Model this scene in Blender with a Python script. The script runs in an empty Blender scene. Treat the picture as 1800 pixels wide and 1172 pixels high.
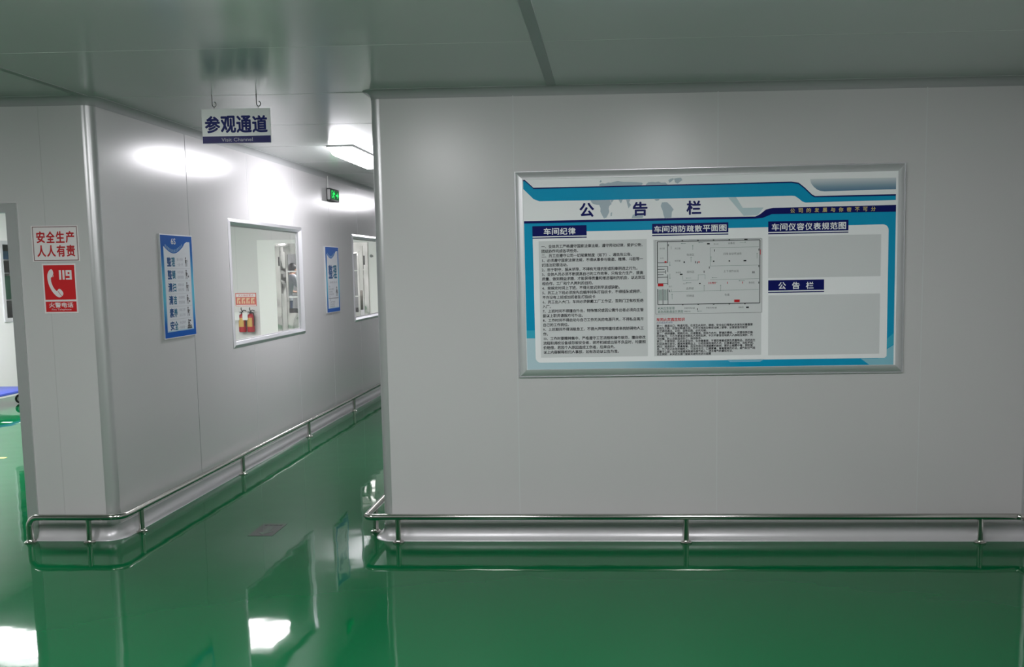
import bpy, bmesh, math, random
from mathutils import Vector, Matrix
from mathutils.geometry import tessellate_polygon

S = bpy.context.scene
COL = S.collection
PI = math.pi
random.seed(4)

# ------------------------------------------------------------------ camera
cam_d = bpy.data.cameras.new('camera')
cam = bpy.data.objects.new('camera', cam_d)
COL.objects.link(cam)
S.camera = cam
F_PX, CX, CY = 1684.3, 995.06, 647.05
PITCH, YAW, ROLL = 0.1049, -0.0456, 0.0126
fw = Vector((math.sin(YAW) * math.cos(PITCH), math.cos(YAW) * math.cos(PITCH), -math.sin(PITCH)))
r0 = Vector((math.cos(YAW), -math.sin(YAW), 0))
d0 = fw.cross(r0)
rt = math.cos(ROLL) * r0 + math.sin(ROLL) * d0
dn = -math.sin(ROLL) * r0 + math.cos(ROLL) * d0
M = Matrix((rt, -dn, -fw)).transposed().to_4x4()
M.translation = Vector((0.5467, -5.6535, 1.6338))
cam.matrix_world = M
cam_d.sensor_fit = 'HORIZONTAL'
cam_d.sensor_width = 36.0
cam_d.lens = F_PX / 1800 * 36
cam_d.shift_x = -(CX - 900) / 1800
cam_d.shift_y = (CY - 586) / 1800
cam_d.clip_start = 0.05
cam_d.clip_end = 100

# ------------------------------------------------------------------ world, view
w = bpy.data.worlds.new('world')
S.world = w
w.use_nodes = True
w.node_tree.nodes['Background'].inputs[0].default_value = (0.02, 0.02, 0.02, 1)
w.node_tree.nodes['Background'].inputs[1].default_value = 0.5
S.view_settings.view_transform = 'Standard'
S.view_settings.look = 'None'
S.view_settings.gamma = 1.0
S.view_settings.use_curve_mapping = False
S.view_settings.exposure = 0.0
S.cycles.use_denoising = True
S.cycles.max_bounces = 10
S.cycles.diffuse_bounces = 5
S.cycles.glossy_bounces = 5
S.cycles.transparent_max_bounces = 12
S.cycles.sample_clamp_indirect = 4.0
LAMP = 57.0          # radiance of the lamp lenses


# ------------------------------------------------------------------ helpers
def mat(name, col, rough=0.5, metal=0.0, spec=0.5, emit=None, coat=0.0, noise=None, bump=None):
    m = bpy.data.materials.new(name)
    m.use_nodes = True
    nt = m.node_tree
    b = nt.nodes['Principled BSDF']
    b.inputs['Base Color'].default_value = (*col, 1)
    b.inputs['Roughness'].default_value = rough
    b.inputs['Metallic'].default_value = metal
    b.inputs['Specular IOR Level'].default_value = spec
    b.inputs['Coat Weight'].default_value = coat
    if emit:
        b.inputs['Emission Color'].default_value = (*emit[0], 1)
        b.inputs['Emission Strength'].default_value = emit[1]
    if noise or bump:
        tc = nt.nodes.new('ShaderNodeTexCoord')
    if noise:                       # (scale, amount) slight mottling of the base colour
        n = nt.nodes.new('ShaderNodeTexNoise')
        n.inputs['Scale'].default_value = noise[0]
        n.inputs['Detail'].default_value = 3
        r = nt.nodes.new('ShaderNodeMapRange')
        r.inputs['To Min'].default_value = 1 - noise[1]
        r.inputs['To Max'].default_value = 1 + noise[1]
        mx = nt.nodes.new('ShaderNodeMix')
        mx.data_type = 'RGBA'
        mx.blend_type = 'MULTIPLY'
        mx.inputs['Factor'].default_value = 1
        mx.inputs['A'].default_value = (*col, 1)
        nt.links.new(tc.outputs['Object'], n.inputs['Vector'])
        nt.links.new(n.outputs['Fac'], r.inputs['Value'])
        nt.links.new(r.outputs['Result'], mx.inputs['B'])
        nt.links.new(mx.outputs['Result'], b.inputs['Base Color'])
    if bump:                        # (scale, strength, distance)
        n2 = nt.nodes.new('ShaderNodeTexNoise')
        n2.inputs['Scale'].default_value = bump[0]
        n2.inputs['Detail'].default_value = 1.0
        bp = nt.nodes.new('ShaderNodeBump')
        bp.inputs['Strength'].default_value = bump[1]
        bp.inputs['Distance'].default_value = bump[2]
        nt.links.new(tc.outputs['Object'], n2.inputs['Vector'])
        nt.links.new(n2.outputs['Fac'], bp.inputs['Height'])
        nt.links.new(bp.outputs['Normal'], b.inputs['Normal'])
    return m


def ramp_mat(name, axis, lo, hi, stops, rough=0.35, spec=0.06):
    """printed colour gradient along one local axis of a print"""
    m = mat(name, (1, 1, 1), rough, spec=spec)
    nt = m.node_tree
    tc = nt.nodes.new('ShaderNodeTexCoord')
    sp = nt.nodes.new('ShaderNodeSeparateXYZ')
    mr = nt.nodes.new('ShaderNodeMapRange')
    mr.inputs['From Min'].default_value = lo
    mr.inputs['From Max'].default_value = hi
    rp = nt.nodes.new('ShaderNodeValToRGB')
    e = rp.color_ramp.elements
    while len(e) < len(stops):
        e.new(0.5)
    for el, (p, c) in zip(e, stops):
        el.position = p
        el.color = (*c, 1)
    nt.links.new(tc.outputs['Object'], sp.inputs[0])
    nt.links.new(sp.outputs[axis], mr.inputs['Value'])
    nt.links.new(mr.outputs['Result'], rp.inputs['Fac'])
    nt.links.new(rp.outputs['Color'], nt.nodes['Principled BSDF'].inputs['Base Color'])
    return m


def glass_mat(name, tint=(0.985, 0.985, 0.98), boost=0.5):
    m = bpy.data.materials.new(name)
    m.use_nodes = True
    nt = m.node_tree
    nt.nodes.clear()
    out = nt.nodes.new('ShaderNodeOutputMaterial')
    mix = nt.nodes.new('ShaderNodeMixShader')
    tr = nt.nodes.new('ShaderNodeBsdfTransparent')
    tr.inputs[0].default_value = (*tint, 1)
    gl = nt.nodes.new('ShaderNodeBsdfGlossy')
    gl.inputs['Roughness'].default_value = 0.02
    # Schlick reflectance of a thin sheet, the same from both sides
    ge = nt.nodes.new('ShaderNodeNewGeometry')
    dt = nt.nodes.new('ShaderNodeVectorMath')
    dt.operation = 'DOT_PRODUCT'
    nt.links.new(ge.outputs['Incoming'], dt.inputs[0])
    nt.links.new(ge.outputs['Normal'], dt.inputs[1])
    prev = dt.outputs['Value']
    for op, arg in (('ABSOLUTE', None), ('SUBTRACT', 'first'), ('POWER', 5.0), ('MULTIPLY', 0.9 * boost), ('ADD', 0.04 * boost)):
        q = nt.nodes.new('ShaderNodeMath')
        q.operation = op
        if arg == 'first':
            q.inputs[0].default_value = 1.0
            nt.links.new(prev, q.inputs[1])
        else:
            nt.links.new(prev, q.inputs[0])
            if arg is not None:
                q.inputs[1].default_value = arg
        prev = q.outputs[0]
    nt.links.new(prev, mix.inputs[0])
    nt.links.new(tr.outputs[0], mix.inputs[1])
    nt.links.new(gl.outputs[0], mix.inputs[2])
    nt.links.new(mix.outputs[0], out.inputs[0])
    return m


class MB:
    """collects shapes into one mesh"""
    def __init__(self):
        self.v, self.f, self.m = [], [], []

    def add(self, vs, fs, m=0):
        o = len(self.v)
        self.v += [tuple(p) for p in vs]
        self.f += [tuple(i + o for i in f) for f in fs]
        self.m += [m] * len(fs)
        return self

    def box(self, x0, x1, y0, y1, z0, z1, m=0):
        vs = [(x, y, z) for z in (z0, z1) for y in (y0, y1) for x in (x0, x1)]
        return self.add(vs, [(0, 2, 3, 1), (4, 5, 7, 6), (0, 1, 5, 4), (2, 6, 7, 3), (0, 4, 6, 2), (1, 3, 7, 5)], m)

    def bbox(self, x0, x1, y0, y1, z0, z1, r=0.004, seg=2, m=0):
        bm = bmesh.new()
        bmesh.ops.create_cube(bm, size=1)
        for v in bm.verts:
            v.co = ((x0 + x1) / 2 + v.co.x * (x1 - x0), (y0 + y1) / 2 + v.co.y * (y1 - y0), (z0 + z1) / 2 + v.co.z * (z1 - z0))
        bmesh.ops.bevel(bm, geom=bm.edges[:], offset=r, segments=seg, profile=0.5, affect='EDGES')
        bm.verts.index_update()
        self.add([v.co[:] for v in bm.verts], [[v.index for v in f.verts] for f in bm.faces], m)
        bm.free()
        return self

    def poly(self, pts, z=0.0, m=0):
        """flat polygon facing local +z"""
        vs = [Vector((p[0], p[1], 0)) for p in pts]
        tris = tessellate_polygon([vs])
        fs = []
        for t in tris:
            a, b, c = (vs[i] for i in t)
            fs.append(tuple(t) if (b - a).cross(c - a).z > 0 else tuple(reversed(t)))
        return self.add([(p[0], p[1], z) for p in pts], fs, m)

    def rect(self, x0, x1, y0, y1, z=0.0, m=0):
        return self.add([(x0, y0, z), (x1, y0, z), (x1, y1, z), (x0, y1, z)], [(0, 1, 2, 3)], m)

    def disc(self, cx, cy, r, z=0.0, n=20, m=0, rx=None):
        return self.poly([(cx + (rx or r) * math.cos(2 * PI * i / n), cy + r * math.sin(2 * PI * i / n)) for i in range(n)], z, m)

    def prism(self, pts, z0, z1, m=0):
        n = len(pts)
        self.poly(pts, z1, m)
        vs = [(p[0], p[1], z0) for p in pts] + [(p[0], p[1], z1) for p in pts]
        area = sum(pts[i][0] * pts[(i + 1) % n][1] - pts[(i + 1) % n][0] * pts[i][1] for i in range(n))
        fs = [(i, (i + 1) % n, (i + 1) % n + n, i + n) for i in range(n)]
        if area < 0:
            fs = [tuple(reversed(f)) for f in fs]
        return self.add(vs, fs, m)

    def tube(self, path, r, n=14, m=0, cap=True, radii=None):
        P = [Vector(p) for p in path]
        T = []
        for i in range(len(P)):
            a = P[max(i - 1, 0)]
            b = P[min(i + 1, len(P) - 1)]
            T.append((b - a).normalized())
        up = Vector((0, 0, 1)) if abs(T[0].z) < 0.9 else Vector((1, 0, 0))
        u = (up - T[0] * up.dot(T[0])).normalized()
        vs, fs = [], []
        for i, p in enumerate(P):
            u = (u - T[i] * u.dot(T[i])).normalized()
            v = T[i].cross(u)
            rr = radii[i] if radii else r
            vs += [p + (u * math.cos(2 * PI * k / n) + v * math.sin(2 * PI * k / n)) * rr for k in range(n)]
        for i in range(len(P) - 1):
            for k in range(n):
                a, b = i * n + k, i * n + (k + 1) % n
                fs.append((a, b, b + n, a + n))
        if cap:
            fs.append(tuple(reversed(range(n))))
            fs.append(tuple(range((len(P) - 1) * n, len(P) * n)))
        return self.add(vs, fs, m)

    def lathe(self, prof, c=(0, 0, 0), n=28, m=0):
        """(r, z) profile turned about a vertical axis"""
        vs, fs = [], []
        for r, z in prof:
            vs += [(c[0] + r * math.cos(2 * PI * k / n), c[1] + r * math.sin(2 * PI * k / n), c[2] + z) for k in range(n)]
        for i in range(len(prof) - 1):
            for k in range(n):
                a, b = i * n + k, i * n + (k + 1) % n
                fs.append((a, b, b + n, a + n))
        fs.append(tuple(reversed(range(n))))
        fs.append(tuple(range((len(prof) - 1) * n, len(prof) * n)))
        return self.add(vs, fs, m)

    def sweep(self, path, prof, m=0, flip=False):
        """path: list of (x, y, nx, ny); prof: list of (distance out along the normal, z)"""
        k = len(prof)
        vs = [(x + nx * d, y + ny * d, z) for x, y, nx, ny in path for d, z in prof]
        fs = []
        for i in range(len(path) - 1):
            for j in range(k - 1):
                a = i * k + j
                q = (a, a + 1, a + 1 + k, a + k)
                fs.append(tuple(reversed(q)) if flip else q)
        return self.add(vs, fs, m)

    def build(self, name, mats, parent=None, smooth=35, rot=None, loc=None):
        me = bpy.data.meshes.new(name)
        me.from_pydata(self.v, [], self.f)
        for mm in (mats if isinstance(mats, (list, tuple)) else [mats]):
            me.materials.append(mm)
        if len(self.f):
            me.polygons.foreach_set('material_index', self.m)
            if smooth:
                me.polygons.foreach_set('use_smooth', [True] * len(self.f))
                me.set_sharp_from_angle(angle=math.radians(smooth))
        me.update()
        o = bpy.data.objects.new(name, me)
        COL.objects.link(o)
        if parent:
            o.parent = parent
        if rot:
            o.rotation_euler = rot
        if loc:
            o.location = loc
        return o


FACE_FRONT = (PI / 2, 0, 0)          # local x -> +X, y -> +Z, z -> -Y
FACE_LEFT = (PI / 2, 0, PI / 2)      # local x -> +Y, y -> +Z, z -> +X


def thing(name, label, cat, loc=(0, 0, 0), rot=(0, 0, 0), group=None):
    o = bpy.data.objects.new(name, None)
    o.empty_display_size = 0.1
    COL.objects.link(o)
    o.location = loc
    o.rotation_euler = rot
    return tag(o, label, cat, group)


def tag(o, label, cat, group=None):
    o['label'] = label
    o['category'] = cat
    if group:
        o['group'] = group
    return o


def struct(o, label=None):
    o['kind'] = 'structure'
    if label:
        o['label'] = label
    return o


def copy_tree(o, parent=None):
    c = o.copy()
    COL.objects.link(c)
    if parent:
        c.parent = parent
    for ch in list(o.children):
        copy_tree(ch, c)
    return c


DG = None


def glyphs(mb, body, box=None, at=None, size=0.1, z=0.0, m=0, res=2, spacing=1.0, rot=0.0, heavy=0.0):
    """lettering in the built-in font; box = (x0, x1, y0, y1) stretches the ink to it, at = baseline-left corner"""
    cu = bpy.data.curves.new('lettering', 'FONT')
    cu.body = body
    cu.size = 1.0
    cu.resolution_u = res
    cu.space_character = spacing
    ob = bpy.data.objects.new('lettering', cu)
    COL.objects.link(ob)
    dg = bpy.context.evaluated_depsgraph_get()
    me = bpy.data.meshes.new_from_object(ob.evaluated_get(dg))
    vs = [v.co.copy() for v in me.vertices]
    fs = [tuple(p.vertices) for p in me.polygons]
    nz = [p.normal.z for p in me.polygons]
    bpy.data.objects.remove(ob)
    bpy.data.curves.remove(cu)
    bpy.data.meshes.remove(me)
    if not vs:
        return
    fs = [f if n > 0 else tuple(reversed(f)) for f, n in zip(fs, nz)]
    if box:
        ax, bx = min(v.x for v in vs), max(v.x for v in vs)
        ay, by = min(v.y for v in vs), max(v.y for v in vs)
        sx = (box[1] - box[0]) / max(bx - ax, 1e-6)
        sy = (box[3] - box[2]) / max(by - ay, 1e-6)
        out = [(box[0] + (v.x - ax) * sx, box[2] + (v.y - ay) * sy, z) for v in vs]
    else:
        c, s = math.cos(rot), math.sin(rot)
        out = [(at[0] + (v.x * c - v.y * s) * size, at[1] + (v.x * s + v.y * c) * size, z) for v in vs]
    mb.add(out, fs, m)
    if heavy:           # thicker strokes: the same print slightly shifted
        h = heavy * ((box[3] - box[2]) if box else size)
        for i, (dx, dy) in enumerate(((1, 0), (-1, 0), (0, 1), (0, -1), (0.7, 0.7), (-0.7, 0.7), (0.7, -0.7), (-0.7, -0.7))):
            mb.add([(p[0] + dx * h, p[1] + dy * h, p[2] - 0.00003 * (i + 1)) for p in out], fs, m)


def fillet(pts, r, n=8):
    """round the corners of a 3-D polyline"""
    P = [Vector(p) for p in pts]
    out = [P[0]]
    for i in range(1, len(P) - 1):
        a = (P[i - 1] - P[i]).normalized()
        b = (P[i + 1] - P[i]).normalized()
        ang = a.angle(b)
        d = r / math.tan(ang / 2)
        p0, p1 = P[i] + a * d, P[i] + b * d
        c = P[i] + (a + b).normalized() * (r / math.sin(ang / 2))
        va, vb = p0 - c, p1 - c
        th = va.angle(vb)
        for k in range(n + 1):
            t = k / n
            out.append(c + (va * math.sin((1 - t) * th) + vb * math.sin(t * th)) / math.sin(th))
    out.append(P[-1])
    return out


# ------------------------------------------------------------------ materials
PANEL = (0.57, 0.565, 0.565)
M_WALL = mat('painted_steel_panel', PANEL, 0.22, spec=0.5, noise=(0.9, 0.02), bump=(60, 0.02, 0.002))
M_WALL_FRONT = mat('painted_steel_panel_front', PANEL, 0.29, spec=0.5, noise=(0.9, 0.02), bump=(60, 0.02, 0.002))
M_CEIL = mat('painted_ceiling_panel', (0.47, 0.50, 0.48), 0.17, spec=0.5, noise=(0.8, 0.02))
M_ROOM = mat('white_room_panel', (0.70, 0.695, 0.685), 0.35, spec=0.4)
M_BEAD = mat('seam_bead', (0.60, 0.61, 0.61), 0.3)
M_GROOVE = mat('dark_seam_strip', (0.32, 0.33, 0.33), 0.5)  # dark grey of the ceiling joint strips and the first wall seam
M_COVE = mat('anodised_cove', (0.56, 0.56, 0.57), 0.34, metal=0.25)
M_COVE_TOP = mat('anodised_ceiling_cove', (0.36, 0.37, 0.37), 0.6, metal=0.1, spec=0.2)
M_POST = mat('anodised_corner_post', (0.56, 0.57, 0.57), 0.32, metal=0.5)
M_ALU = mat('aluminium_frame', (0.80, 0.80, 0.83), 0.32, metal=0.8)
M_STEEL = mat('stainless_steel', (0.60, 0.58, 0.55), 0.16, metal=1.0)
M_MIRROR = mat('polished_stainless', (0.60, 0.59, 0.57), 0.07, metal=1.0, bump=(3.5, 0.6, 0.03))
M_GLASS = glass_mat('window_glass')
M_WHITE = mat('white_enamel', (0.82, 0.82, 0.80), 0.35)
M_BLACK = mat('black_rubber', (0.012, 0.012, 0.013), 0.5)
M_LENS = mat('lamp_lens', (0.9, 0.9, 0.9), 0.4, emit=((1.0, 0.975, 1.0), LAMP))

M_LENS_HALL = mat('lamp_lens_hall', (0.9, 0.9, 0.9), 0.4, emit=((1.0, 0.975, 1.0), LAMP * 1.12))
M_LENS_CORRIDOR = mat('lamp_lens_corridor', (0.9, 0.9, 0.9), 0.4, emit=((1.0, 0.97, 1.03), LAMP * 0.88))

# green epoxy floor: wet-looking, very slightly wavy
M_FLOOR = mat('green_epoxy_floor', (0.0015, 0.098, 0.032), 0.035, spec=0.12, noise=(0.7, 0.05))
nt = M_FLOOR.node_tree
tc = nt.nodes.new('ShaderNodeTexCoord')
n1 = nt.nodes.new('ShaderNodeTexNoise')
n1.inputs['Scale'].default_value = 3.2
n1.inputs['Detail'].default_value = 1.5
bp_ = nt.nodes.new('ShaderNodeBump')
bp_.inputs['Strength'].default_value = 0.22
bp_.inputs['Distance'].default_value = 0.006
nt.links.new(tc.outputs['Object'], n1.inputs['Vector'])
nt.links.new(n1.outputs['Fac'], bp_.inputs['Height'])
nt.links.new(bp_.outputs['Normal'], nt.nodes['Principled BSDF'].inputs['Normal'])

# ------------------------------------------------------------------ setting
H = 2.67
XL = -2.502            # corridor left wall face
XR = -0.840            # corridor right wall face
RP = 0.06              # corner post radius
YB = 9.25              # back of the room behind the corridor wall

mb = MB()
mb.box(-10, 3.2, -9.2, 20.2, -0.1, 0)
struct(mb.build('floor', M_FLOOR, smooth=0))

mb = MB()
mb.box(-10, 3.2, -9.2, 20.2, H, H + 0.1)
mb.box(0.200, 0.252, -9.0, -0.03, H - 0.004, H + 0.01, 1)          # flat joint strips along the hall
mb.box(-2.545, -2.500, -9.0, -0.03, H - 0.003, H + 0.01, 1)
for k in range(-7, 11):
    y = 0.06 + 1.18 * k
    x0, x1 = (-6.2, 3.0) if y < 0 else (-2.5, -0.84)
    mb.box(x0, x1, y - 0.0015, y + 0.0015, H - 0.0006, H + 0.01, 2)
struct(mb.build('ceiling', [M_CEIL, M_GROOVE, mat('ceiling_seam', (0.42, 0.45, 0.43), 0.3)], smooth=0))

# wall with the notice board
mb = MB()
mb.box(XR + RP, 3.10, 0, 0.06, 0, H)
for x in (0.0, 1.18, 2.36):
    mb.box(x - 0.003, x + 0.003, -0.001, 0.02, 0, H, 1)
struct(mb.build('wall_front', [M_WALL_FRONT, M_BEAD], smooth=0))

# right wall of the hall
mb = MB()
mb.box(3.02, 3.10, -9, 0, 0, H)
struct(mb.build('wall_right', M_WALL, smooth=0))
mb = MB()
mb.box(-6.1, 3.1, -9.1, -9.0, 0, H)
struct(mb.build('wall_back', M_WALL, smooth=0))
mb = MB()
mb.box(-6.1, -6.0, -9.0, 0, 0, H)
struct(mb.build('wall_left', M_WALL, smooth=0))

# pier and wall around the left doorway
DX0, DX1, DZ = -4.30, -3.045, 2.005
mb = MB()
mb.box(DX1, XL - RP, 0, 0.05, 0, H)
mb.box(-7.5, DX0, 0, 0.05, 0, H)
mb.box(DX0, DX1, 0, 0.05, DZ, H)
mb.box(-2.8235, -2.8205, -0.0005, 0.02, 0, H, 1)
struct(mb.build('wall_pier', [M_WALL, mat('seam_faint', (0.46, 0.46, 0.455), 0.4)], smooth=0))

# corridor left wall with two windows
WZ0, WZ1 = 1.035, 2.035
WINS = [(2.000, 3.800), (5.725, 7.525)]
mb = MB()
t0, t1 = XL - 0.05, XL
ys = [RP, WINS[0][0], WINS[0][1], WINS[1][0], WINS[1][1], 20.0]
for i in range(5):
    if i % 2 == 0:
        mb.box(t0, t1, ys[i], ys[i + 1], 0, H)
    else:
        mb.box(t0, t1, ys[i], ys[i + 1], 0, WZ0)
        mb.box(t0, t1, ys[i], ys[i + 1], WZ1, H)
for k in range(8):
    y = 1.26 + 1.18 * k
    inwin = any(a - 0.02 < y < b + 0.02 for a, b in WINS)
    mm = 2 if k == 0 else 1
    if inwin:
        mb.box(t1 - 0.01, t1 + 0.001, y - 0.003, y + 0.003, 0, WZ0 - 0.03, mm)
        mb.box(t1 - 0.01, t1 + 0.001, y - 0.003, y + 0.003, WZ1 + 0.03, H, mm)
    else:
        mb.box(t1 - 0.01, t1 + 0.001, y - 0.003, y + 0.003, 0, H, mm)
struct(mb.build('wall_corridor_left', [M_WALL, M_BEAD, M_GROOVE], smooth=0))

mb = MB()
mb.box(XR, XR + 0.05, RP, 12.0, 0, H)
struct(mb.build('wall_corridor_right', M_WALL, smooth=0))
mb = MB()
mb.box(XL, XR, 12.0, 12.1, 0, H)
struct(mb.build('wall_corridor_end', M_WALL, smooth=0))

# room behind the corridor wall, and the hall beyond it
mb = MB()
mb.box(-7.6, -7.5, 0, 6.79, 0, H)
mb.box(-7.6, -7.5, 8.59, 9.25, 0, H)
mb.box(-7.6, -7.5, 9.25, 20, 0, H, 1)
mb.box(-7.6, -7.5, 6.79, 8.59, 0, 1.03)
mb.box(-7.6, -7.5, 6.79, 8.59, 2.05, H)
struct(mb.build('wall_room_left', [M_ROOM, mat('grey_hall_wall', (0.30, 0.30, 0.31), 0.4)], smooth=0))
AX0, AX1 = -4.867, -2.86
mb = MB()
mb.box(-7.5, AX0 - 0.001, YB, YB + 0.06, 0, H)
mb.box(-5.303, -5.297, YB - 0.001, YB + 0.02, 0, H, 1)
struct(mb.build('wall_room_back', [M_ROOM, M_BEAD], smooth=0))
mb = MB()
mb.box(AX1 + 0.001, XL - 0.05, YB, YB + 0.06, 0, H)
struct(mb.build('wall_room_side', M_ROOM, smooth=0))
mb = MB()
mb.box(AX0 - 0.001, AX1 + 0.001, YB, YB + 0.06, 2.111, H)
mb.box(-4.723, -4.717, YB - 0.001, YB + 0.02, 2.12, H, 1)
struct(mb.build('wall_room_over', [M_ROOM, M_BEAD], smooth=0))
mb = MB()
mb.box(-7.5, XL, 20, 20.1, 0, H)
struct(mb.build('wall_far', mat('grey_far_wall', (0.30, 0.30, 0.31), 0.4), smooth=0))
# dim store room seen through the far window
mb = MB()
mb.box(-9.4, -9.3, 6.0, 9.4, 0, H)
mb.box(-9.4, -7.6, 5.9, 6.0, 0, H)
mb.box(-9.4, -7.6, 9.4, 9.5, 0, H)
struct(mb.build('wall_store', M_WALL, smooth=0))


def arcpath(cx, cy, r, a0, a1, n=8):
    out = []
    for k in range(n + 1):
        a = math.radians(a0 + (a1 - a0) * k / n)
        out.append((cx + r * math.cos(a), cy + r * math.sin(a), math.cos(a), math.sin(a)))
    return out


# outside-corner posts
for i, pth in enumerate((arcpath(XL - RP, RP, RP, -90, 0), arcpath(XR + RP, RP, RP, 270, 180))):
    mb = MB()
    mb.sweep([(x, y, nx, ny) for x, y, nx, ny in pth], [(0.0, 0.0), (0.0, H)], flip=(i == 0))
    struct(mb.build('trim_%d' % (i + 1), M_POST))
# inside-corner post at the right
mb = MB()
mb.sweep(arcpath(2.97, -0.05, 0.05, 90, 0), [(0, 0.0), (0, H)])
struct(mb.build('trim_3', M_POST))

# coved skirting and coved ceiling trim
path_pier = [(DX1 + 0.055, 0, 0, -1)] + arcpath(XL - RP, RP, RP, -90, 0) + [(XL, 12.0, 1, 0)]
path_front = [(3.02, 0, 0, -1)] + arcpath(XR + RP, RP, RP, 270, 180) + [(XR, 12.0, -1, 0)]
path_over = [(-6.0, 0, 0, -1)] + path_pier[1:]
path_right = [(3.02, -9, -1, 0), (3.02, 0, -1, 0)]
sk = [(0.004, 0.085)] + [(0.052 - 0.048 * math.cos(a), 0.075 - 0.072 * math.sin(a)) for a in [PI / 2 * k / 8 for k in range(9)]] + [(0.054, 0.0)]
ck = [(0.0005, H - 0.050)] + [(0.048 - 0.047 * math.cos(a), H - 0.046 + 0.043 * math.sin(a)) for a in [PI / 2 * k / 8 for k in range(9)]] + [(0.050, H)]
for i, (pth, prof, fl) in enumerate(((path_pier, sk, True), (path_front, sk, False), (path_right, sk, True))):
    mb = MB()
    mb.sweep(pth, [(0.0, 0.085)] + prof, flip=fl)
    struct(mb.build('baseboard_' + ('left', 'front', 'right')[i], M_COVE))
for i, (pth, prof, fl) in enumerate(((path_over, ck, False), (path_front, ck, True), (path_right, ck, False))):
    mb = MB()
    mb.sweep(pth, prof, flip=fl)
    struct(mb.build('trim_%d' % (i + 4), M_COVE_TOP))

# doorway casing
d = thing('door_1', 'grey steel doorway casing left of the red signs', 'doorway')
del d['category']
struct(d)
mb = MB()
mb.box(DX1 - 0.012, DX1 + 0.055, -0.010, 0.062, 0, DZ + 0.052)
mb.box(DX0 - 0.055, DX0 + 0.012, -0.010, 0.062, 0, DZ + 0.052)
mb.box(DX0 + 0.012, DX1 - 0.012, -0.010, 0.062, DZ - 0.004, DZ + 0.052)
mb.build('door_frame', M_POST, d, smooth=0)

# windows of the corridor wall
for i, (a, b) in enumerate(WINS):
    wn = bpy.data.objects.new('window_%d' % (i + 1), None)
    COL.objects.link(wn)
    wn.location = (XL, a, WZ0)
    wn.rotation_euler = FACE_LEFT
    struct(wn)
    W, Hh = b - a, WZ1 - WZ0
    g = 0.024                          # width of the inner slope
    mb = MB()
    prof = [(-0.025, 0.001), (-0.024, 0.003), (-0.003, 0.011), (0.002, 0.011), (0.022, -0.014), (g, -0.018), (g, -0.050)]
    for k4 in range(4):
        vs = []
        for ins, hh in prof:
            c4 = [(ins, ins), (W - ins, ins), (W - ins, Hh - ins), (ins, Hh - ins)]
            vs += [(*c4[k4], hh), (*c4[(k4 + 1) % 4], hh)]
        mb.add(vs, [(2 * k, 2 * k + 1, 2 * k + 3, 2 * k + 2) for k in range(len(prof) - 1)])
    mb.build('window_frame', M_ALU, wn, smooth=20)
    mb = MB()
    mb.box(g - 0.004, W - g + 0.004, g - 0.004, Hh - g + 0.004, -0.048, -0.043)
    mb.build('pane', M_GLASS, wn, smooth=0)
    mb = MB()
    mb.box(g, W - g, g, g + 0.010, -0.043, -0.036)
    mb.box(g, W - g, Hh - g - 0.010, Hh - g, -0.043, -0.036)
    mb.box(g, g + 0.010, g, Hh - g, -0.043, -0.036)
    mb.box(W - g - 0.010, W - g, g, Hh - g, -0.043, -0.036)
    mb.build('gasket', mat('grey_gasket', (0.45, 0.45, 0.45), 0.6), wn, smooth=0)
wn = bpy.data.objects.new('window_3', None)
COL.objects.link(wn)
wn.location = (-7.5, 6.79, 1.03)
wn.rotation_euler = FACE_LEFT
struct(wn)
mb = MB()
for (x0, x1, y0, y1) in ((-0.03, 1.83, -0.03, 0.02), (-0.03, 1.83, 1.0, 1.05), (-0.03, 0.02, 0.02, 1.0), (1.78, 1.83, 0.02, 1.0)):
    mb.box(x0, x1, y0, y1, -0.10, 0.015)
mb.build('window_frame', M_ALU, wn, smooth=0)
mb = MB()
mb.box(0.016, 1.784, 0.016, 1.004, -0.06, -0.055)
mb.build('pane', M_GLASS, wn, smooth=0)

# ------------------------------------------------------------------ ceiling lights
M_LBODY = mat('lamp_body', (0.75, 0.75, 0.76), 0.4)


def make_light(label, x, y, lx, ly, group='ceiling lights'):
    t = thing('ceiling_light', label, 'ceiling light', (x, y, H - 0.075), (0, 0, 0), group)
    mb = MB()
    # top plate with thin grey edge, bevelled lens below
    mb.box(-lx / 2 - 0.012, lx / 2 + 0.012, -ly / 2 - 0.012, ly / 2 + 0.012, 0.060, 0.0745)
    mb.build('body', M_LBODY, t, smooth=0)
    s = 0.03
    vs = [(-lx / 2, -ly / 2, 0.060), (lx / 2, -ly / 2, 0.060), (lx / 2, ly / 2, 0.060), (-lx / 2, ly / 2, 0.060),
          (-lx / 2 + s, -ly / 2 + s, 0.0), (lx / 2 - s, -ly / 2 + s, 0.0), (lx / 2 - s, ly / 2 - s, 0.0), (-lx / 2 + s, ly / 2 - s, 0.0)]
    mb = MB()
    mb.add(vs, [(7, 6, 5, 4), (0, 1, 5, 4)[::-1], (1, 2, 6, 5)[::-1], (2, 3, 7, 6)[::-1], (3, 0, 4, 7)[::-1]])
    mb.build('lens', M_LENS if lx > 1 else M_LENS_HALL if y < 0 else M_LENS_CORRIDOR, t, smooth=0)
    return t


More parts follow.
